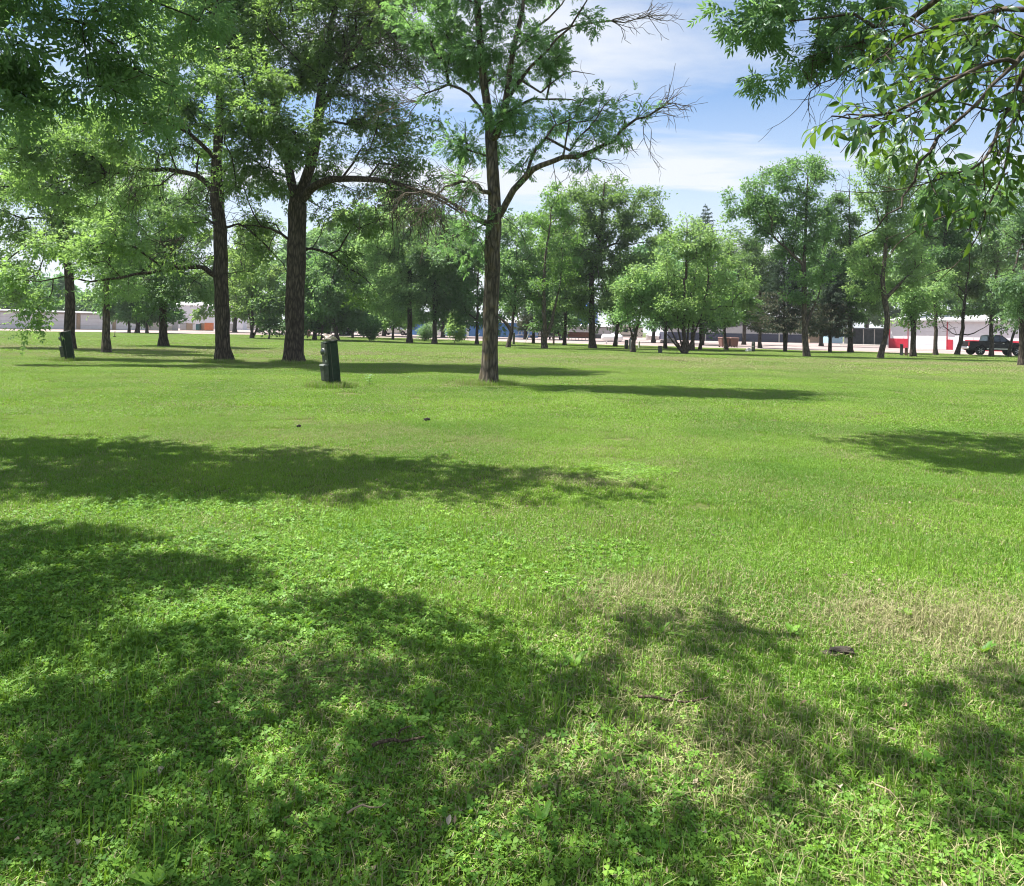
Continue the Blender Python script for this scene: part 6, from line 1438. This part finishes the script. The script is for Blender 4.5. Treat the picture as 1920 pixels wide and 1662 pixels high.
def scatter(name, pts, coll, n_var, scale, tint, dry, label, cat):
    n = len(pts)
    me = np_mesh(name, np.column_stack([pts, np.full(n, .002)]) if pts.shape[1] == 2 else pts, [], attr={'tint': tint, 'dry': dry, 'size': scale, 'turn': rng.uniform(0, 6.283, n)})
    at = me.attributes.new('pick', 'INT', 'POINT'); at.data.foreach_set('value', rng.integers(0, n_var, n).astype(np.int32))
    o = link(name, me); tag(o, label, cat, kind='stuff')
    ng = bpy.data.node_groups.new(name, 'GeometryNodeTree')
    ng.interface.new_socket('Geometry', in_out='INPUT', socket_type='NodeSocketGeometry'); ng.interface.new_socket('Geometry', in_out='OUTPUT', socket_type='NodeSocketGeometry')
    gi = ng.nodes.new('NodeGroupInput'); go = ng.nodes.new('NodeGroupOutput')
    ci = ng.nodes.new('GeometryNodeCollectionInfo'); ci.inputs['Collection'].default_value = coll; ci.inputs['Separate Children'].default_value = True; ci.inputs['Reset Children'].default_value = True
    ip = ng.nodes.new('GeometryNodeInstanceOnPoints'); ip.inputs['Pick Instance'].default_value = True
    def attr(nm, typ):
        a = ng.nodes.new('GeometryNodeInputNamedAttribute'); a.data_type = typ; a.inputs['Name'].default_value = nm; return a
    ng.links.new(gi.outputs[0], ip.inputs['Points']); ng.links.new(ci.outputs[0], ip.inputs['Instance'])
    ng.links.new(attr('pick', 'INT').outputs[0], ip.inputs['Instance Index'])
    cx = ng.nodes.new('ShaderNodeCombineXYZ'); ng.links.new(attr('turn', 'FLOAT').outputs[0], cx.inputs[2]); ng.links.new(cx.outputs[0], ip.inputs['Rotation'])
    ng.links.new(attr('size', 'FLOAT').outputs[0], ip.inputs['Scale']); ng.links.new(ip.outputs[0], go.inputs[0])
    md = o.modifiers.new('scatter', 'NODES'); md.node_group = ng
    return o
def wedge(y0, y1, sp, margin=1.2, slope=0.74):
    out = []
    y = y0
    while y < y1:
        hw = slope * y + margin; k = int(2 * hw / sp) + 1
        xs = -hw + (np.arange(k) + rng.uniform(0, 1, k)) * sp
        out.append(np.stack([xs, y + rng.uniform(-.5, .5, k) * sp], 1)); y += sp
    p = np.concatenate(out); return p[p[:, 1] < gravel_y(p[:, 0]) - .4]
near_tiles = tile_collection('near_blades', [blade_tile('blades', 1800, .36, .037, .0045, M_grass, 100 + k, .95) for k in range(6)])
tall_tiles = tile_collection('tall_blades', [blade_tile('tall_blades', 260, .30, .11, .0036, M_grass, 200 + k, .45) for k in range(4)])
mid_tiles = tile_collection('mid_blades', [blade_tile('mid_blades', 3400, .82, .040, .0115, M_grass, 120 + k, .9) for k in range(5)])
far_tiles = tile_collection('far_blades', [blade_tile('far_blades', 4000, 1.9, .055, .030, M_grass, 140 + k, .9) for k in range(5)])
thatch_tiles = tile_collection('thatch', [blade_tile('thatch', 500, .34, .075, .0028, M_grass, 160 + k, 1.6) for k in range(4)])
clover_tiles = tile_collection('clover', [clover_tile('clover', 240, .30, 180 + k) for k in range(5)])
M_lime = leaf_mat('lime_weed', (0.11, 0.23, 0.012), (0.22, 0.37, 0.02), (0.30, 0.48, 0.02), .36, .02, .5)
lime_tiles = tile_collection('lime', [clover_tile('lime', 300, .2, 210 + k, .009) for k in range(3)])
for o_ in lime_tiles.objects: o_.data.materials.clear(); o_.data.materials.append(M_lime)
weed_tiles = tile_collection('weeds', [weed_tile('weeds', 190 + k, k % 2) for k in range(6)])
p = wedge(1.2, 14, .40); d = dryness(p[:, 0], p[:, 1])
scatter('lawn_grass', p, near_tiles, 6, rng.uniform(.8, 1.2, len(p)) * (1 - .25 * d), np.clip(lushness(p[:, 0], p[:, 1]) + rng.normal(0, .08, len(p)), 0, 1), d, 'short mown green grass of the near lawn', 'grass')
p = wedge(13.6, 38, 1.0, 2); d = dryness(p[:, 0], p[:, 1])
scatter('lawn_grass', p, mid_tiles, 5, rng.uniform(.85, 1.15, len(p)), np.clip(lushness(p[:, 0], p[:, 1]) + rng.normal(0, .08, len(p)), 0, 1), d, 'mown green grass across the middle of the park', 'grass')
p = wedge(37, 112, 2.3, 6); d = dryness(p[:, 0], p[:, 1])
scatter('lawn_grass', p, far_tiles, 5, rng.uniform(.85, 1.15, len(p)), np.clip(lushness(p[:, 0], p[:, 1]) + rng.normal(0, .08, len(p)), 0, 1), d, 'far mown grass under the back row of trees', 'grass')
p = wedge(1.2, 9, .42); d = dryness(p[:, 0], p[:, 1]); k = d > .30 + .28 * rng.random(len(p)); p = p[k]; d = d[k]
scatter('dry_thatch', p, thatch_tiles, 4, rng.uniform(.8, 1.2, len(p)), rng.uniform(.2, .8, len(p)), np.clip(d + .45, 0, .97), 'straw-coloured dead grass lying in the thin turf', 'dry grass')
def litter_tile(name, n, rad, seed):
    """bits of brown leaf, bud scales and broken stalk lying in the turf"""
    r = np.random.default_rng(seed); V = []; Fq = []; off = 0; vv = []
    for _ in range(n):
        a = r.uniform(0, 6.28); q = rad * math.sqrt(r.uniform()); c = np.array([q * math.cos(a), q * math.sin(a), r.uniform(.004, .03)]); t = r.uniform(0, 6.28)
        d = np.array([math.cos(t), math.sin(t), r.normal(0, .35)]); sd = np.array([-math.sin(t), math.cos(t), r.normal(0, .35)]); L = r.uniform(.006, .03); W = L * r.choice([.1, .35, .6])
        V += [c, c + d * L * .5 + sd * W * .5, c + d * L, c + d * L * .5 - sd * W * .5]; Fq += [(off, off + 1, off + 2, off + 3)]; off += 4; vv += [r.uniform()] * 4
    me = np_mesh(name, np.array(V), [np.array(Fq)], attr={'v': vv}); me.materials.append(M_litter); return me
M_litter = leaf_mat('leaf_litter', (0.06, 0.04, 0.025), (0.36, 0.28, 0.19), (0.1, .07, .04), .1, .02, .6)
litter_tiles = tile_collection('litter', [litter_tile('litter', 46, .35, 230 + k) for k in range(4)])
p = wedge(1.2, 8, .4); d = dryness(p[:, 0], p[:, 1]); k = rng.random(len(p)) < .25 + d; p = p[k]
scatter('leaf_litter', p, litter_tiles, 4, rng.uniform(.7, 1.3, len(p)), rng.random(len(p)), np.zeros(len(p)), 'scraps of brown leaf and stalk lying in the foreground turf', 'litter')
p = wedge(1.2, 6.5, .34); d = dryness(p[:, 0], p[:, 1]); k = rng.random(len(p)) < .6; p = p[k]; d = d[k]
scatter('lawn_grass', p, near_tiles, 6, rng.uniform(.7, 1.35, len(p)), np.clip(.45 + rng.normal(0, .22, len(p)), 0, 1), d, 'extra tufts of uneven grass among the foreground clover', 'grass')
p = wedge(1.2, 7, .5); d = dryness(p[:, 0], p[:, 1]); k = rng.random(len(p)) < .55; p = p[k]; d = d[k]
scatter('tall_grass', p, tall_tiles, 4, rng.uniform(.7, 1.1, len(p)), rng.uniform(.3, .8, len(p)), np.clip(d * 1.1, 0, .95), 'taller uneven grass stalks in the foreground', 'grass')
pp = []
for (tx, ty, rr_, nn) in ((-.66, 22.1, .36, 26), (-8.95, 31.8, .52, 34), (-11.8, 31.4, .44, 30), (g1[0], g1[1], .24, 16), (g2[0], g2[1], .24, 14)):
    for a in rng.uniform(0, 6.283, nn): q_ = rr_ * rng.uniform(.85, 1.5); pp.append((tx + q_ * math.cos(a), ty + q_ * math.sin(a)))
pp = np.array(pp)
scatter('untrimmed_grass', pp, tall_tiles, 4, rng.uniform(.9, 2.0, len(pp)), rng.uniform(.2, .7, len(pp)), rng.uniform(.1, .6, len(pp)), 'longer untrimmed grass round the trunks and pedestals', 'grass')
def clover_mask(x, y):
    n = fbm(x, y, 1.3, 31); m = .70 * ell(x, y, -2.0, 3.4, 1.8, 1.7) + .40 * ell(x, y, -3, 6.2, 2.3, 1.4) + .8 * ell(x, y, 1.3, 2.25, 1.3, .42) + .5 * ell(x, y, -.6, 2.5, .8, .5) + .35 * ell(x, y, -.6, 5.3, 1.2, 1.0) + .08
    return m + .38 * n
p = wedge(1.2, 13, .24); m = clover_mask(p[:, 0], p[:, 1]); k = (m - .05 * np.maximum(0, p[:, 1] - 6)) > .27 + .45 * rng.random(len(p)); p = p[k]
scatter('clover_cover', p, clover_tiles, 5, rng.uniform(.8, 1.25, len(p)), np.clip(.5 + rng.normal(0, .2, len(p)), 0, 1), np.zeros(len(p)), 'low white clover covering the shaded foreground', 'clover')
p = wedge(1.3, 6, .34); k = rng.random(len(p)) < .26 * np.clip(1.4 - p[:, 1] / 5, .15, 1); p = p[k]
scatter('weed_cover', p, weed_tiles, 6, rng.uniform(.45, 1.25, len(p)), np.clip(.45 + rng.normal(0, .25, len(p)), 0, 1), np.zeros(len(p)), 'scattered broad-leaved weeds in the near grass', 'weeds')

# single plants and litter one can point at
def weed_plant(name, label, px, py, n, size, mat, seed, cat='weed', tall=1.0):
    g = G(px, py); t = empty(name, g); tag(t, label, cat); r = np.random.default_rng(seed)
    MB().cyl((0, 0, -.02), (r.normal(0, .02), r.normal(0, .02), size * tall), .004, .002, 5).build('stem', M_needle, t)
    for k in range(n):
        a = k * 2.4; h = size * tall * (.25 + .75 * k / n); vs, fs = leaf_blade(size * r.uniform(.5, .8), size * .34, .6, .2, 4)
        me = np_mesh('leaf', np.array(vs), [np.array(fs)], True, {'v': np.full(len(vs), r.uniform(.4, 1))}); o = link('leaf', me, mat, t, (0, 0, h)); o.rotation_euler = (0, r.uniform(-.7, -.1), a)
weed_plant('leafy_seedling', 'small leafy seedling on the shadow edge right of the nearer pedestal', 692, 722, 12, .26, M_leaf_b, 1)
weed_plant('leafy_seedling', 'tiny leafy seedling midway between the nearer pedestal and the nearest trunk', 768, 712, 7, .14, M_leaf_b, 2)
# lime green creeping patch
p = np.array([G(1160 + u * 85, 889 + w * 15)[:2] for u, w in [(math.sqrt(rng.random()) * math.cos(a), math.sqrt(rng.random()) * math.sin(a)) for a in rng.uniform(0, 6.28, 26)]])
scatter('creeping_weed', p, lime_tiles, 3, rng.uniform(.8, 1.2, len(p)), np.full(len(p), 1.0), np.zeros(len(p)), 'lime green patch of creeping weed at the tip of the big shadow', 'weed')
def fallen_stick(name, label, pts, r0, mat, cat='twig', forks=(), z=.03):
    q = [G(a, b_) + np.array([0, 0, z + .012 * math.sin(i * 2.1)]) for i, (a, b_) in enumerate(pts)]; t = empty(name, q[0]); tag(t, label, cat)
    sk = Skel(); sk.limb([x - q[0] for x in q], r0, r0 * .45, step=.04, wob=.003)
    me = sk.tube_mesh('stem', np.maximum(np.array(sk.rmin), .0015), 1.0, 8, 7); link('stem', me, mat, t)
    for f in forks:
        w = [G(a, b_) + np.array([0, 0, z + .02]) for a, b_ in f]; s2 = Skel(); s2.limb([x - q[0] for x in w], r0 * .6, r0 * .25, step=.04, wob=.003)
        link('side_twig', s2.tube_mesh('side_twig', np.maximum(np.array(s2.rmin), .0012), 1.0, 8, 6), mat, t)
fallen_stick('fallen_twig', 'pale fallen twig lying in the sunlit spot right of centre', [(1196, 1329), (1230, 1333), (1270, 1336), (1300, 1337), (1330, 1333)], .007, M_twig, forks=[[(1262, 1336), (1280, 1326), (1300, 1323)]], z=.05)
fallen_stick('fallen_twig', 'brown crooked twig left of centre in the shaded foreground', [(698, 1424), (725, 1416), (748, 1409), (770, 1412), (795, 1411)], .008, M_twig, forks=[[(748, 1409), (760, 1398), (772, 1394)]], z=.05)
fallen_stick('dry_stalk', 'long straw-coloured stalk lying over clover near the bottom left', [(650, 1555), (680, 1546), (705, 1539), (722, 1536)], .004, M_tan, 'stalk', z=.05)
fallen_stick('dry_stalk', 'curved straw stalk near the bottom right clover', [(1640, 1495), (1665, 1512), (1685, 1520), (1695, 1545)], .003, M_tan, 'stalk', z=.045)
# slab of bark
g = G(1572, 1232); t = empty('bark_slab', g, .15); tag(t, 'dark slab of bark lying on the dry grass at the right', 'bark')
me = rock_mesh('slab', .08, .034, .017, 12, .3); link('slab', me, M_clod, t, (0, 0, .030), (0.1, -.06, 0))
link('inner_wood', rock_mesh('inner_wood', .045, .012, .008, 14, .3), M_tan, t, (-.012, -.022, .022), (0.3, -.1, .1))
link('splinter', rock_mesh('splinter', .02, .014, .02, 15, .4), M_clod, t, (.05, -.012, .03))
for k, (px, py, s, lb) in enumerate([(560, 804, .035, 'dark clod of soil on the sunny grass left of centre'), (800, 791, .05, 'dark clod lying on the sunny grass below the nearest trunk')]):
    o = link('soil_clod', rock_mesh('soil_clod', s, s * .8, s * .6, 20 + k, .4), M_clod, None, G(px, py) + np.array([0, 0, .04])); tag(o, lb, 'clod')
# fallen brown and pale leaves in the foreground
def curled_leaf(name, label, px, py, L, mat, seed):
    r = np.random.default_rng(seed); vs, fs = leaf_blade(L, L * .5, r.uniform(.5, 1.4), r.uniform(.3, .8), 5)
    o = link(name, np_mesh(name, np.array(vs), [np.array(fs)], True), mat, None, G(px, py) + np.array([0, 0, .035])); o.scale = (.8, .8, .8); o.rotation_euler = (r.normal(0, .4), r.normal(0, .4), r.uniform(0, 6.28)); tag(o, label, 'leaf', 'fallen leaves in the grass')
M_dead = plain('dead_leaf', (0.30, 0.20, 0.12), .8, 0, .3, 40)
M_grey_leaf = plain('grey_dead_leaf', (0.27, 0.24, 0.19), .8, 0, .2, 40)
for k, (px, py, L, m, lb) in enumerate([(305, 1455, .05, M_grey_leaf, 'pale curled dead leaf in clover left of centre'), (140, 1596, .06, M_grey_leaf, 'whitish dead leaf near the bottom left corner'), (135, 1645, .03, M_dead, 'tiny orange-brown leaf at the bottom left edge'), (975, 1416, .045, M_grey_leaf, 'pale dead leaf near the bottom centre'), (1575, 1497, .06, M_grey_leaf, 'pale dead leaf in the shade at the lower right'), (1313, 1580, .055, M_grey_leaf, 'greyish dead leaf in the lit spot near the bottom'), (1500, 1338, .05, M_dead, 'brown dead leaf below the bark slab'), (560, 1335, .05, M_dead, 'brown dead leaf in the left lit gap'), (1700, 1340, .05, M_dead, 'brown dead leaf on the dry grass at the right'), (840, 1568, .045, M_grey_leaf, 'pale dead leaf low in the bottom centre')]):
    curled_leaf('dead_leaf', lb, px, py, L, m, 300 + k)

# ------------------------------------------------------------------ thin air volume added to lift the dark tones of far trees
hz_ = MB().box(-2600, 2600, -2600, 2600, -1, 29.5).build('tone_lift_haze', None); tag(hz_, 'thin added air volume that lifts the dark tones of the far trees', None, kind='stuff')
m_, t_ = new_mat('tone_lift_haze'); o_ = N(t_, 'ShaderNodeOutputMaterial'); v_ = N(t_, 'ShaderNodeVolumePrincipled')
v_.inputs['Color'].default_value = (.86, .93, 1, 1); v_.inputs['Density'].default_value = .00022; v_.inputs['Anisotropy'].default_value = .2
LK(t_, v_, 0, o_, 'Volume'); hz_.data.materials.append(m_)
